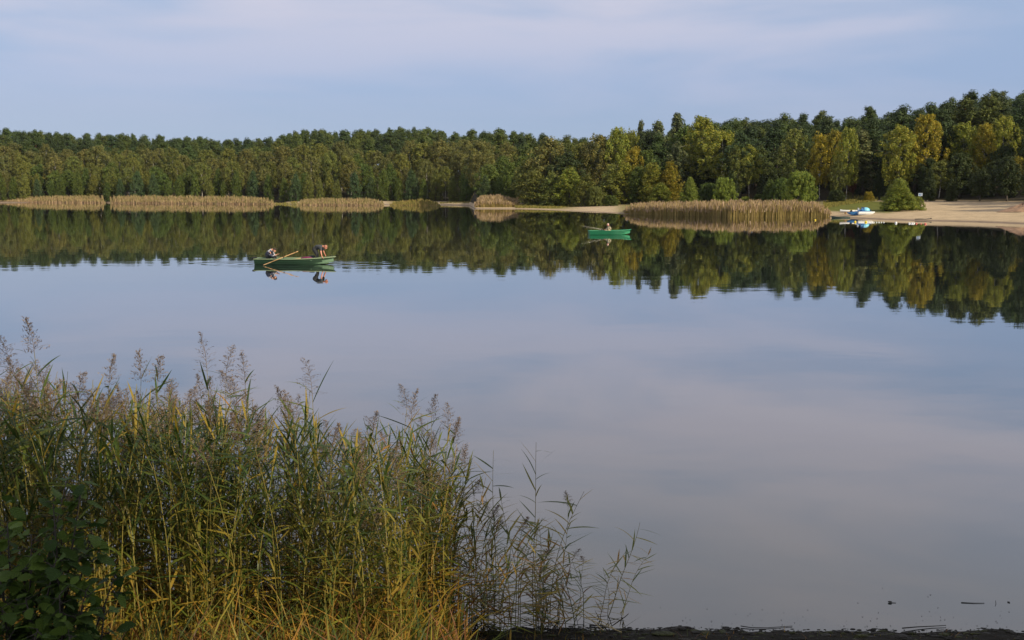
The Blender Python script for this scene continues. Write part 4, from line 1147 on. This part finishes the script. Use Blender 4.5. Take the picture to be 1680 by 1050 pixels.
def buoy(label, px, py, r0, m_, g='floating buoys of the bathing area'):
    x, y = water_pt(px, py)
    o = empty('buoy', (x, y, .0), label=label, cat='buoy', group=g)
    m = MB(); m.ell((0, 0, r0 * .35), (r0, r0, r0 * .85), 12, 8); m.build('float', m_, o, smooth=True)
    m = MB(); m.tube([(0, 0, r0 * 1.1), (0, 0, r0 * 1.45)], r0 * .18, 6); m.build('eye', M_GRYM, o)
buoy('yellow buoy off the right end of the wide reed bed', 1337.5, 361.5, .12, M_YEL)
buoy('yellow buoy in front of the blue pedal boat', 1403, 364.5, .15, M_YEL)
buoy('yellow buoy in front of the white pedal boat', 1420.5, 364.8, .17, M_YEL)
for i, px in enumerate((1426, 1430, 1434, 1438, 1442, 1446, 1450)):
    buoy('little white float in the row right of the yellow buoys', px, 365, .075, M_WHT, 'row of little white floats')
buoy('white float alone right of the row of little floats', 1470, 366.2, .15, M_WHT)
for px, w in ((1492, 0), (1496, 0), (1499, 0)): buoy('white float of the trio left of the pale red ones', px, 367, .12, M_WHT, 'trio of white floats')
buoy('pale red float next to the trio of white floats', 1503.5, 367.2, .11, M_RED)
buoy('tiny pale red float between two larger red ones', 1511, 367.4, .08, M_RED)
buoy('red float, rightmost of all the floats', 1518, 367.8, .14, M_RED)

rg = np.random.default_rng(3)
V = []; nu, nv = 26, 12
for j in range(nv + 1):
    for i in range(nu):
        a = 6.2832 * i / nu; q = j / nv
        V.append((math.cos(a) * 3.2 * q * (1 + .1 * math.sin(3 * a)), math.sin(a) * 2.2 * q, 1.15 * (1 - q) ** 1.1 * (1 + .12 * math.sin(4 * a + q * 5)) - .06 + rg.normal() * .02))
Fc = [(j * nu + i, (j + 1) * nu + i, (j + 1) * nu + (i + 1) % nu, j * nu + (i + 1) % nu) for j in range(nv) for i in range(nu)]
M_HEAP = plain('brown_sand', (.27, .17, .11), .95, .25, 2.5, .6)
tag(link('sand_heap', mesh('sand_heap', V, Fc, M_HEAP, True), None, P3(1677, 142, -.03)), 'heap of brown sand at the right edge of the beach', 'heap')
r_ = P3(1515, 137.5, .05)
mb = MB(); mb.tube([(-1.1, 0, 0), (-.4, .05, .03), (.3, 0, .02), (1.0, .06, .05)], [.05, .06, .05, .1], 7); mb.ell((1.05, .05, .08), (.16, .14, .1), 8, 6)
tag(mb.build('driftwood', M_BARK, None, r_, smooth=True), 'dark piece of driftwood on the wet sand by the red floats', 'driftwood')
# waterline trees outside the frame on the right that shade the back of the beach
for k, (px, D, h) in enumerate(((1880, 150, 15), (1930, 140, 15), (1990, 130, 16), (1850, 168, 16))):
    tree('pine' if k % 2 else 'broad', px, D, h=h, tone='pine' if k % 2 else 'dark', label='tall tree at the right end of the beach, beyond the picture', group='trees at the right end of the beach')

# ------------------------------------------------------------ foreground reeds
M_STEM = blade_mat('reed_stems', [(0, (.055, .07, .02)), (.45, (.15, .14, .035)), (.8, (.27, .20, .055)), (1, (.38, .24, .08))], trans=.05, rough=.45)
def reed_leaf_mat():
    m, n, l, p = new_mat('reed_leaves')
    ge = n.new('ShaderNodeNewGeometry')
    def ramp(st):
        r = n.new('ShaderNodeValToRGB'); cr = r.color_ramp
        cr.elements[0].position = st[0][0]; cr.elements[0].color = (*st[0][1], 1); cr.elements[1].position = st[-1][0]; cr.elements[1].color = (*st[-1][1], 1)
        for pos, c in st[1:-1]: cr.elements.new(pos).color = (*c, 1)
        l.new(ge.outputs['Random Per Island'], r.inputs[0]); return r
    up_ = ramp([(0, (.026, .050, .014)), (.45, (.062, .100, .020)), (.80, (.135, .165, .026)), (.90, (.28, .23, .03)), (.95, (.40, .20, .03)), (1, (.25, .13, .05))])
    lo_ = ramp([(0, (.06, .10, .018)), (.30, (.17, .19, .024)), (.55, (.36, .28, .03)), (.82, (.42, .24, .04)), (1, (.16, .08, .03))])
    s = n.new('ShaderNodeSeparateXYZ'); l.new(ge.outputs['Position'], s.inputs[0])
    mr = n.new('ShaderNodeMapRange'); mr.inputs[1].default_value = .5; mr.inputs[2].default_value = 1.7; l.new(s.outputs[2], mr.inputs[0])
    mx = n.new('ShaderNodeMix'); mx.data_type = 'RGBA'; l.new(mr.outputs[0], mx.inputs[0]); l.new(lo_.outputs[0], mx.inputs[6]); l.new(up_.outputs[0], mx.inputs[7])
    l.new(mx.outputs[2], p.inputs['Base Color']); p.inputs['Roughness'].default_value = .42; p.inputs['Specular IOR Level'].default_value = .4
    tr = n.new('ShaderNodeBsdfTranslucent'); l.new(mx.outputs[2], tr.inputs['Color'])
    ms = n.new('ShaderNodeMixShader'); ms.inputs[0].default_value = .38
    l.new(p.outputs[0], ms.inputs[1]); l.new(tr.outputs[0], ms.inputs[2]); l.new(ms.outputs[0], n['Material Output'].inputs['Surface'])
    return m
M_RLEAF = reed_leaf_mat()
M_RPLUME = blade_mat('purple_brown_plume', [(0, (.075, .055, .040)), (.5, (.16, .115, .080)), (1, (.30, .22, .15))], trans=.2, rough=.8, spec=.1)

def reed_arrays(seed, plume=True, spread=1.0):
    """one reed 2.4 m tall: vertices and faces of stem, foliage and plume"""
    r_ = random.Random(seed); H = 2.4
    la = r_.random() * 6.28; lean = r_.uniform(.04, .42)
    def at(t):
        k = lean * t ** 2.2
        return Vector((math.cos(la) * k + .012 * math.sin(t * 9 + seed), math.sin(la) * k + .012 * math.cos(t * 8), H * t))
    st = MB(); n = 9
    st.tube([at(i / n * (.93 if plume else .99)) for i in range(n + 1)], [.0062 * (1 - .65 * i / n) for i in range(n + 1)], 3, cap=False)
    lf = MB(); az = r_.random() * 6.28
    nl = r_.randint(18, 25)
    for i in range(nl):
        t = .12 + .84 * (i + r_.random() * .6) / nl
        az += math.pi + r_.uniform(-.7, .7)
        b = at(t); L = r_.uniform(.24, .48) * (1 - .25 * abs(t - .6)) * (1.0 if t < .93 else .8)
        w = r_.uniform(.0062, .0122)
        el = r_.uniform(.25, 1.15) if t > .45 else r_.uniform(-.1, 1.0)
        droop = r_.uniform(-.05, .55) * (2.2 if r_.random() < .22 else 1)
        d = Vector((math.cos(az), math.sin(az), 0)); sd = Vector((-math.sin(az), math.cos(az), 0))
        sd = (sd + Vector((0, 0, r_.uniform(-.8, .8)))).normalized()
        p = b.copy(); pts = []
        ns = 6
        for q in range(ns + 1):
            u = q / ns
            wd = w * (math.sin(math.pi * min(1, .14 + u * .95)) ** .6 if u < .98 else .05)
            pts.append((p - sd * wd, p + sd * wd))
            e = el - droop * u * 1.3
            p = p + (d * math.cos(e) * spread + Vector((0, 0, math.sin(e)))) * L / ns
        V = [tuple(v) for pr in pts for v in pr]
        lf.add(V, [(2 * q, 2 * q + 1, 2 * q + 3, 2 * q + 2) for q in range(ns)])
    pl = MB()
    if plume:
        top = at(.93); side = r_.random() * 6.28; sway = Vector((math.cos(side), math.sin(side), 0))
        PL = r_.uniform(.23, .32); opn = r_.uniform(.9, 1.5)
        axis = [top + Vector((0, 0, PL * u)) + sway * .07 * u * u for u in (0, .33, .66, 1)]
        pl.tube(axis, [.0022, .0018, .0013, .0008], 3, cap=False)
        nb = 30
        for i in range(nb):
            u = (i / nb) ** .9; k = u * 3; j = min(2, int(k)); b = axis[j].lerp(axis[j + 1], k - j)
            a = i * 2.4 + r_.uniform(-.4, .4); L = PL * (.52 - .38 * u) * r_.uniform(.7, 1.2)
            el = (.55 + .65 * u) / opn
            d = (Vector((math.cos(a), math.sin(a), 0)) + sway * .35).normalized()
            pts = [b + d * math.cos(el) * L * q + Vector((0, 0, math.sin(el) * L * q - .35 * L * q * q)) for q in (0, .5, 1)]
            pl.tube(pts, [.0013, .0010, .0005], 3, cap=False)
            for q in range(7):
                c = pts[0].lerp(pts[2], .25 + .75 * q / 6) + Vector((r_.uniform(-1, 1), r_.uniform(-1, 1), r_.uniform(-1.2, .4))) * .011
                e = (d * r_.uniform(.2, .8) + Vector((r_.uniform(-.4, .4), r_.uniform(-.4, .4), r_.uniform(.0, .9)))).normalized() * r_.uniform(.009, .017)
                f = e.orthogonal().normalized() * r_.uniform(.0018, .0032)
                pl.add([c - e, c + f, c + e, c - f], [(0, 1, 2, 3)])
    return st, lf, pl
PLV = (0, 1, 2, 4, 5, 6, 8, 9, 10, 12, 13, 14)
VAR = [reed_arrays(40 + i, plume=(i in PLV), spread=R.uniform(.8, 1.1)) for i in range(16)]
VM = []
for st, lf, pl in VAR:
    VM.append((mesh('reed_stem', st.v, st.f, M_STEM), mesh('reed_foliage', lf.v, lf.f, M_RLEAF), mesh('reed_plume', pl.v, pl.f, M_RPLUME) if pl.v else None))
TOPR = [(-90, 600), (20, 600), (60, 592), (110, 600), (170, 622), (250, 618), (300, 645), (350, 622), (430, 640), (520, 655), (600, 690), (640, 672), (700, 680),
        (745, 715), (775, 790), (820, 800), (870, 790), (905, 830), (940, 870), (975, 930), (1060, 940)]
def reed(px, D, ytop, v=None, label=None, group=None, lean=None, wide=1.0):
    x = wx(px, D, .3); zb = max(gz(x, D) - .03, -.28)
    h = top_z(ytop, D) - zb
    v = R.choice((3, 7, 11, 15, R.randrange(16), R.randrange(16))) if v is None else v
    s = h / 2.4
    w = min(1.3, max(.85, s ** .5)) * wide
    e = empty('reed', (x, D, zb), R.random() * 6.28, label=label, cat='reed', group=group)
    e.scale = (w, w, s)
    if lean: e.rotation_euler = (0, lean, 0)
    st, lf, pl = VM[v]
    link('stem', st, e); link('foliage', lf, e)
    if pl: link('plume', pl, e)
    return e
HANDR = [
 (100, 529, 8.6, 0, 'tallest reed, its plume rising far above the left part of the bed'), (24, 574, 8.4, 1, 'reed with a pale curling plume near the left edge'),
 (2, 598, 8.8, 2, 'reed cut by the left edge of the picture'), (168, 598, 8.8, 4, 'reed with a fine plume right of the tallest one'),
 (222, 600, 9.0, 5, 'reed with a broad pale plume, left of the pair'), (255, 592, 9.0, 6, 'reed with a broad pale plume, right of the pair'),
 (346, 578, 8.8, 8, 'tall reed with a slender grey plume above a dip in the bed'), (382, 596, 8.7, 9, 'reed with a slender plume just right of a taller one'),
 (427, 595, 8.7, 10, 'tall reed with an open plume in the middle of the bed'), (482, 640, 8.6, 7, 'reed ending in an upright leaf in the middle of the bed'),
 (529, 616, 8.7, 12, 'reed with a plume nodding right, right of the middle'), (646, 652, 8.8, 13, 'dark reed with a dense plume at the right shoulder of the bed'),
 (668, 664, 9.0, 14, 'reed with a thin plume close beside the dense dark one'), (700, 672, 9.0, 0, 'reed with a light plume near the right end of the thick bed'),
 (722, 676, 8.9, 1, 'last reed with a plume before the bed drops away'), (812, 748, 9.0, 3, 'reed ending in a tall straight leaf in the thin part of the bed'),
 (875, 730, 9.0, 7, 'tallest reed of the thin right part of the bed'), (848, 800, 9.1, 11, 'leafy reed left of the tallest one in the thin part'),
 (902, 795, 9.1, 15, 'leafy reed right of the tallest one in the thin part')]
for px, yt, D, v, lb in HANDR: reed(px, D, yt, v, lb, 'reeds standing out of the near bed')
# slanting reeds at the right end
def slant(px, py, D, ytop, v, lean, label, w=.8):
    x = wx(px, D, 0); e = reed(px, D, ytop, v, label, 'reeds standing out of the near bed', None, w)
    e.rotation_euler = (0, math.radians(lean), 0.0)
slant(915, 1030, 9.2, 822, 5, 6, 'reed with a dark plume bent over to the right')
slant(945, 1030, 9.25, 914, 2, 8, 'short reed with a small plume bent over to the right', .7)
slant(985, 1033, 9.25, 905, 3, 2, 'short leafy reed standing apart at the right end', .85)
slant(998, 1033, 9.3, 938, 7, 5, 'very short leafy reed among the last ones at the right', .8)
slant(993, 1030, 9.25, 856, 11, 20, 'slanting reed, rightmost and leaning over the water', 1.0)
slant(1018, 1033, 9.3, 902, 15, 9, 'slim short reed below the slanting one', .7)
n_ind = 0
spots = []
rq = random.Random(77)
def env(px): return float(np.interp(px, *zip(*TOPR)))
while len(spots) < 800:
    px = rq.uniform(-110, 965)
    if px > 745 and rq.random() > (.30 if px < 860 else .16): continue
    D = rq.uniform(7.6, 10.2) if px < 690 else rq.uniform(8.6, 9.9 if px < 760 else 9.6)
    top = env(px) + abs(rq.gauss(0, 34)) + rq.uniform(0, 46)
    if px > 760: top = env(px) + rq.uniform(0, 120)
    if rq.random() < .3: top += rq.uniform(20, 170)
    spots.append((D, px, top))
spots.sort()
ind = spots[:270]; mass = spots[268:]
ZN = [(20, 'at the left edge of the near bed'), (75, 'left of the tallest reed of the near bed'), (135, 'under the plume of the tallest reed'), (210, 'right of the tallest reed'),
      (290, 'under the pair of broad pale plumes'), (365, 'under the slender grey plume over the dip'), (440, 'left of the middle of the near bed'), (520, 'in the middle of the near bed'),
      (600, 'right of the middle of the near bed'), (660, 'under the dense dark plume at the shoulder'), (745, 'where the thick bed drops away'), (830, 'in the thin part next to the thick bed'), (2000, 'in the thin right end of the near bed')]
for D, px, top in ind:
    zn = next(z_ for lim, z_ in ZN if px < lim)
    v = R.choice((3, 7, 11, 15, R.randrange(16), R.randrange(16)))
    q = top - env(px)
    reed(px, D, top, v, label=('tall ' if q < 45 else 'short ' if q > 130 else 'middling ') + ('plumed' if v in PLV else 'leafy') + ' reed in the front rows ' + zn, group='reeds in the front rows of the near bed')
acc = {0: ([], [], 0), 1: ([], [], 0), 2: ([], [], 0)}
VA = [[(np.array(m.v), m.f) if m.v else None for m in v] for v in VAR]
Vs, Fs, Mi = [], [], []
off = 0
for D, px, top in mass:
    x = wx(px, D, .3); zb = max(gz(x, D) - .03, -.28); h = top_z(top, D) - zb
    if h < .3: continue
    s = h / 2.4; w = min(1.3, max(.85, s ** .5)); a = rq.random() * 6.28; ca, sa = math.cos(a), math.sin(a)
    for k, part in enumerate(VA[rq.choice((3, 7, 15, rq.randrange(16), rq.randrange(16)))]):
        if part is None: continue
        v, f = part
        q = np.stack([(v[:, 0] * ca - v[:, 1] * sa) * w + x, (v[:, 0] * sa + v[:, 1] * ca) * w + D, v[:, 2] * s + zb], -1)
        Vs.append(q); Fs += [tuple(i + off for i in g_) for g_ in f]; Mi += [k] * len(f); off += len(q)
me = mesh('reed_bed', np.concatenate(Vs), Fs, [M_STEM, M_RLEAF, M_RPLUME])
me.polygons.foreach_set('material_index', Mi)
tag(link('reed_bed', me), 'thick mass of green and yellowing reeds at the lower left, behind the front ones', 'reed bed', kind='stuff')

# undergrowth on the bank: short yellow green leaves and dead stalks
M_GRS = blade_mat('bank_grass', [(0, (.03, .05, .012)), (.3, (.10, .13, .024)), (.5, (.28, .22, .03)), (.72, (.40, .21, .035)), (.88, (.22, .09, .03)), (1, (.06, .032, .018))], trans=.35, rough=.55, spec=.3)
def grass(name, label, n, pxr, Dr, hr, wr, seed, mat, lean=.5, dens=None):
    rng = np.random.default_rng(seed)
    D = rng.uniform(*Dr, n); px = rng.uniform(*pxr, n)
    if dens is not None:
        k = rng.random(n) < np.interp(px, *zip(*dens)); D, px = D[k], px[k]; n = len(px)
    X = (px - 840) / F * (D * CP + 3.5 * SP); Z = ground_z(X, D) - .02
    H = rng.uniform(*hr, n) * (.6 + .8 * rng.random(n) ** 2)
    a = rng.random(n) * 6.283; lx = np.cos(a) * H * rng.random(n) * lean; ly = np.sin(a) * H * rng.random(n) * lean
    b = rng.random(n) * 6.283; w = rng.uniform(*wr, n) / 2
    P = []
    for t, k in ((0, .7), (.35, 1), (.7, .7), (1, .06)):
        q = t ** 1.8; zz = Z + H * (t - .25 * lean * q)
        P.append(np.stack([X + lx * q - np.cos(b) * w * k, D + ly * q - np.sin(b) * w * k, zz], -1))
        P.append(np.stack([X + lx * q + np.cos(b) * w * k, D + ly * q + np.sin(b) * w * k, zz], -1))
    V = np.stack(P, 1).reshape(-1, 3); i = np.arange(n)[:, None] * 8
    Fq = np.concatenate([i + np.array([[2 * j, 2 * j + 1, 2 * j + 3, 2 * j + 2]]) for j in range(3)], 0)
    tag(link(name, mesh(name, V, Fq, mat)), label, 'undergrowth', kind='stuff')
grass('undergrowth', 'yellow green and brown tangle of low leaves at the foot of the reeds', 15000, (-110, 770), (6.0, 9.1), (.25, .85), (.008, .022), 5, M_GRS, .9,
      dens=[(-110, 1), (640, 1), (740, .45), (770, .1)])
grass('grass', 'sparse short grass on the dark shore strip right of the reeds', 1500, (690, 1700), (8.5, 8.9), (.03, .11), (.003, .006), 6, M_GRS, .9,
      dens=[(690, 1), (900, .8), (1050, .25), (1700, .06)])

# shore litter: dark clods, moss, flakes
M_CLOD = plain('wet_clods', (.016, .014, .010), .8, .5, 20, .8); M_MOSS = plain('wet_moss', (.032, .036, .010), .9, .4, 25, .8)
rng = np.random.default_rng(8); mb = MB(); ms = MB()
for i in range(900):
    px = rng.uniform(700, 1720); D = 8.8
    n_ = rng.exponential(.14) - .05
    x = (px - 840) / F * 9.4; y = float(near_line(x)) - n_
    r0 = rng.uniform(.004, .016) * (1.3 if n_ > .02 else .6) * (2.2 if rng.random() < .04 else 1)
    z = max(gz(x, y), 0) + r0 * .1
    tgt = ms if rng.random() < .35 and n_ > .03 else mb
    tgt.ell((x, y, z), (r0 * rng.uniform(.8, 3.5), r0 * rng.uniform(.6, 1.4), r0 * rng.uniform(.3, .9)), 6, 4)
tag(mb.build('shore_litter', M_CLOD, None), 'dark wet clods and rotting bits along the near edge of the water', 'litter', kind='stuff')
tag(ms.build('moss', M_MOSS, None), 'dull green moss tufts on the dark shore strip', 'moss', kind='stuff')
fl = MB()
for i in range(120):
    k = rng.random()
    px = rng.uniform(1050, 1690) if k < .8 else rng.uniform(930, 1000)
    py = 1030 - abs(rng.exponential(14)) if k < .7 else rng.uniform(975, 1030)
    x, y = water_pt(px, py); a = rng.random() * 6.28; L = rng.uniform(.003, .011); w = L * rng.uniform(.2, .7)
    c, s = math.cos(a), math.sin(a); z = .003
    fl.add([(x + c * L, y + s * L, z), (x - s * w, y + c * w, z + .003), (x - c * L, y - s * L, z), (x + s * w, y - c * w, z + .002)], [(0, 1, 2, 3)])
tag(fl.build('floating_flakes', M_CLOD, None), 'tiny dark flakes floating by the near shore', 'flakes', kind='stuff')
def twig(label, pts, r0, name='twig', leaf=False):
    P = []
    for px, py, dz in pts:
        x, y = water_pt(px, py); P.append(Vector((x, y, dz)))
    o = P[0].copy(); m = MB(); m.tube([p - o for p in P], [r0 * (1 - .6 * i / len(P)) for i in range(len(P))], 6)
    if leaf: m.ell((0, 0, .006), (.022, .014, .008), 8, 5)
    tag(m.build(name, M_CLOD, None, o, smooth=True), label, 'twig', 'twigs at the near edge of the water')
twig('small dark leaf with a stalk floating by itself', [(1460, 989, .004), (1470, 989.5, .004)], .003, 'floating_leaf', True)
twig('long thin straight twig floating flat', [(1577, 989, .004), (1597, 990, .004), (1615, 990, .004)], .004)
twig('tiny twig sticking up out of the water', [(1634, 991, .0), (1633, 990, .03)], .003)
twig('speck of wood floating nearest the right edge', [(1653, 988, .004), (1657, 989, .006)], .006)
twig('dark curved stick lying half on the shore, rightmost of the two', [(1480, 1034, .02), (1505, 1031, .015), (1530, 1029, .01), (1552, 1028, .012)], .006, 'stick')
twig('crooked dark stick at the edge of the water, left of the curved one', [(1215, 1029, .012), (1232, 1031, .008), (1258, 1031, .006), (1300, 1028, .006)], .005, 'stick')
twig('dark stick floating at the foot of the last reeds', [(967, 1027, .008), (978, 1028, .012), (990, 1028, .006)], .008, 'stick')
M_STRAW = plain('dry_straw', (.42, .34, .16), .6, .2, 20)
m = MB()
for (a, b, c, d, h) in ((905, 1008, 1008, 1040, .1), (925, 1018, 990, 1043, .07), (880, 1020, 1020, 1046, .04)):
    x, y = water_pt(a, b); x2, y2 = water_pt(c, d); y2 = min(y2, 9.0)
    m.tube([(x, y - .1, .22), ((x + x2) / 2, (y + y2) / 2, .14), (x2, y2, .05)], .004, 4)
tag(m.build('dead_reeds', M_STRAW, None), 'dry fallen straws slanting down to the shore below the last reeds', 'straw', kind='stuff')

# ------------------------------------------------------------ alder shrub at the lower left
def alder_leaf_mat():
    m, n, l, p = new_mat('alder_leaves')
    uv = n.new('ShaderNodeUVMap'); uv.uv_map = 'UVMap'; s = n.new('ShaderNodeSeparateXYZ'); l.new(uv.outputs[0], s.inputs[0])
    def M(op, a, b=None):
        x = n.new('ShaderNodeMath'); x.operation = op
        for i, q in enumerate((a, b)):
            if q is None: continue
            if isinstance(q, (int, float)): x.inputs[i].default_value = q
            else: l.new(q, x.inputs[i])
        return x.outputs[0]
    au = M('ABSOLUTE', s.outputs[0]); ph = M('SUBTRACT', M('MULTIPLY', s.outputs[1], 44), M('MULTIPLY', au, 16))
    vein = M('POWER', M('MULTIPLY', M('ADD', M('SINE', ph), 1), .5), 5)
    ge = n.new('ShaderNodeNewGeometry'); r = n.new('ShaderNodeValToRGB')
    r.color_ramp.elements[0].color = (.026, .058, .012, 1); r.color_ramp.elements[1].color = (.13, .20, .032, 1)
    l.new(ge.outputs['Random Per Island'], r.inputs[0])
    mx = n.new('ShaderNodeMix'); mx.data_type = 'RGBA'; mx.inputs[7].default_value = (.06, .09, .03, 1)
    l.new(M('MULTIPLY', vein, .5), mx.inputs[0]); l.new(r.outputs[0], mx.inputs[6]); l.new(mx.outputs[2], p.inputs['Base Color'])
    b = n.new('ShaderNodeBump'); b.inputs['Strength'].default_value = .8; b.inputs['Distance'].default_value = .003
    l.new(M('MULTIPLY', vein, -1), b.inputs['Height']); l.new(b.outputs[0], p.inputs['Normal'])
    p.inputs['Roughness'].default_value = .55; p.inputs['Specular IOR Level'].default_value = .12
    tr = n.new('ShaderNodeBsdfTranslucent'); l.new(mx.outputs[2], tr.inputs['Color']); ms_ = n.new('ShaderNodeMixShader'); ms_.inputs[0].default_value = .3
    l.new(p.outputs[0], ms_.inputs[1]); l.new(tr.outputs[0], ms_.inputs[2]); l.new(ms_.outputs[0], n['Material Output'].inputs['Surface'])
    return m
def alder(label, base_px, base_D, tips, seed):
    rr = random.Random(seed)
    bx = wx(base_px, base_D, 2); bz = gz(bx, base_D) - .05
    tips = [(a - 8 if a < 190 else a - 25, b_ + 12, c, int(d * 4.4)) for a, b_, c, d in tips]
    root = empty('alder_shrub', (bx, base_D, bz), label=label, cat='shrub')
    O = Vector((bx, base_D, bz)); br = MB(); V, Fc, UV = [], [], []
    def leaf(p, d, L):
        d = d.normalized(); sd = d.cross(Vector((0, 0, 1)))
        sd = (sd if sd.length > .1 else Vector((1, 0, 0))).normalized(); sd = (sd + Vector((rr.uniform(-.5, .5), rr.uniform(-.5, .5), rr.uniform(-.7, .7)))).normalized()
        nn = sd.cross(d).normalized(); Wd = L * .37; prof = [(.0, .03), (.08, .42), (.16, .62), (.26, .86), (.36, .90), (.46, 1.02), (.56, .93), (.66, .90), (.76, .70), (.86, .52), (.93, .28), (1, .03)]
        n0 = len(V); rr_c = rr.uniform(.02, .4)
        for k, (u, w) in enumerate(prof):
            w2 = w * (1.09 if k % 2 else .91)
            c = p + d * L * u - nn * L * rr_c * u * u
            for q in (-1, -.5, 0, .5, 1):
                V.append(tuple(c + sd * Wd * w2 * q + nn * (abs(q) * .16 * Wd * w + .022 * L * math.sin(u * 44) * abs(q)))); UV.append((q * w, u))
        for k in range(len(prof) - 1):
            for j in range(4):
                Fc.append((n0 + k * 5 + j, n0 + k * 5 + j + 1, n0 + k * 5 + 6 + j, n0 + k * 5 + 5 + j))
    for (px, py, D, nl) in tips:
        z = top_z(py, D); x = wx(px, D, z); tip = Vector((x, D, z)) - O
        st = Vector((rr.uniform(-.12, .12), rr.uniform(-.1, .1), 0)); mid = st.lerp(tip, .55) + Vector((rr.uniform(-.05, .05), rr.uniform(-.08, .08), .12))
        P = [st.lerp(mid, q) * 1.0 for q in (0, .5, 1)] + [mid.lerp(tip, q) for q in (.5, 1)]
        br.tube(P, [.009, .007, .005, .004, .002], 5)
        for k in range(nl):
            u = 1 - .6 * (k / nl) ** 1.2
            i = min(3, int(u * 4)); p = P[i].lerp(P[i + 1], u * 4 - i)
            a = rr.random() * 6.28
            d = Vector((math.cos(a), math.sin(a) * .8, rr.uniform(-.9, .7)))
            pt2 = p + d * rr.uniform(.02, .06); br.tube([p, pt2], [.0018, .0012], 4, cap=False)
            leaf(pt2, d, rr.uniform(.03, .082))
    br.build('branches', plain('dark_twig_bark', (.035, .028, .02), .8), root, smooth=True)
    me = mesh('foliage', V, Fc, alder_leaf_mat(), smooth=True)
    uvl = me.uv_layers.new(name='UVMap')
    li = np.zeros(len(me.loops), int); me.loops.foreach_get('vertex_index', li)
    uvl.data.foreach_set('uv', np.array(UV)[li].ravel())
    link('foliage', me, root)
    return root
T = [(118, 775, 4.0, 9), (140, 800, 3.9, 9), (95, 810, 3.8, 9), (160, 855, 4.0, 12), (110, 850, 3.9, 12), (60, 865, 3.8, 12), (20, 845, 3.9, 10), (0, 790, 4.1, 8), (140, 900, 3.8, 12),
     (100, 905, 3.7, 13), (45, 915, 3.8, 13), (5, 920, 3.7, 12), (150, 955, 3.7, 12), (215, 930, 4.0, 7), (105, 965, 3.6, 13), (50, 970, 3.6, 13), (10, 985, 3.6, 13), (205, 1025, 3.9, 6),
     (70, 1020, 3.5, 14), (20, 1040, 3.5, 14), (125, 1030, 3.5, 11), (-40, 900, 3.8, 12), (-40, 980, 3.6, 12), (80, 1070, 3.5, 12), (10, 1080, 3.5, 12), (180, 985, 3.8, 7)]
alder('dark leaved alder shrub in the shade at the lower left corner', 30, 3.6, T, 4)

# trees on the near bank to the right of and behind the viewpoint, which shade the bank and part of the reeds
for k, (x, y, h, kd, tn) in enumerate(((16.2, .3, 14, 'broad', 'green'), (5.6, -4.9, 12, 'birch', 'olive'), (21, -2.5, 16, 'broad', 'dark'), (16, -15, 16, 'pine', 'pine'), (8, -9, 15, 'broad', 'green'))):
    tree(kd, 0, y, h=h, tone=tn, x=x, label=('leafy tree', 'birch', 'dark tree', 'pine', 'round tree')[k] + ' on the near bank outside the picture on the right', group='trees of the near bank')

# thin autumn haze over the lake
m = bpy.data.materials.new('haze'); m.use_nodes = True; m.node_tree.nodes.clear()
ho = m.node_tree.nodes.new('ShaderNodeOutputMaterial'); hv = m.node_tree.nodes.new('ShaderNodeVolumePrincipled')
hv.inputs['Color'].default_value = (.80, .88, 1.0, 1); hv.inputs['Density'].default_value = 0.00004
m.node_tree.links.new(hv.outputs[0], ho.inputs['Volume'])
mb = MB(); mb.box((0, 3000, 30), (14000, 14000, 90))
tag(mb.build('haze', m), 'thin haze in the air over the lake', None, kind='stuff')
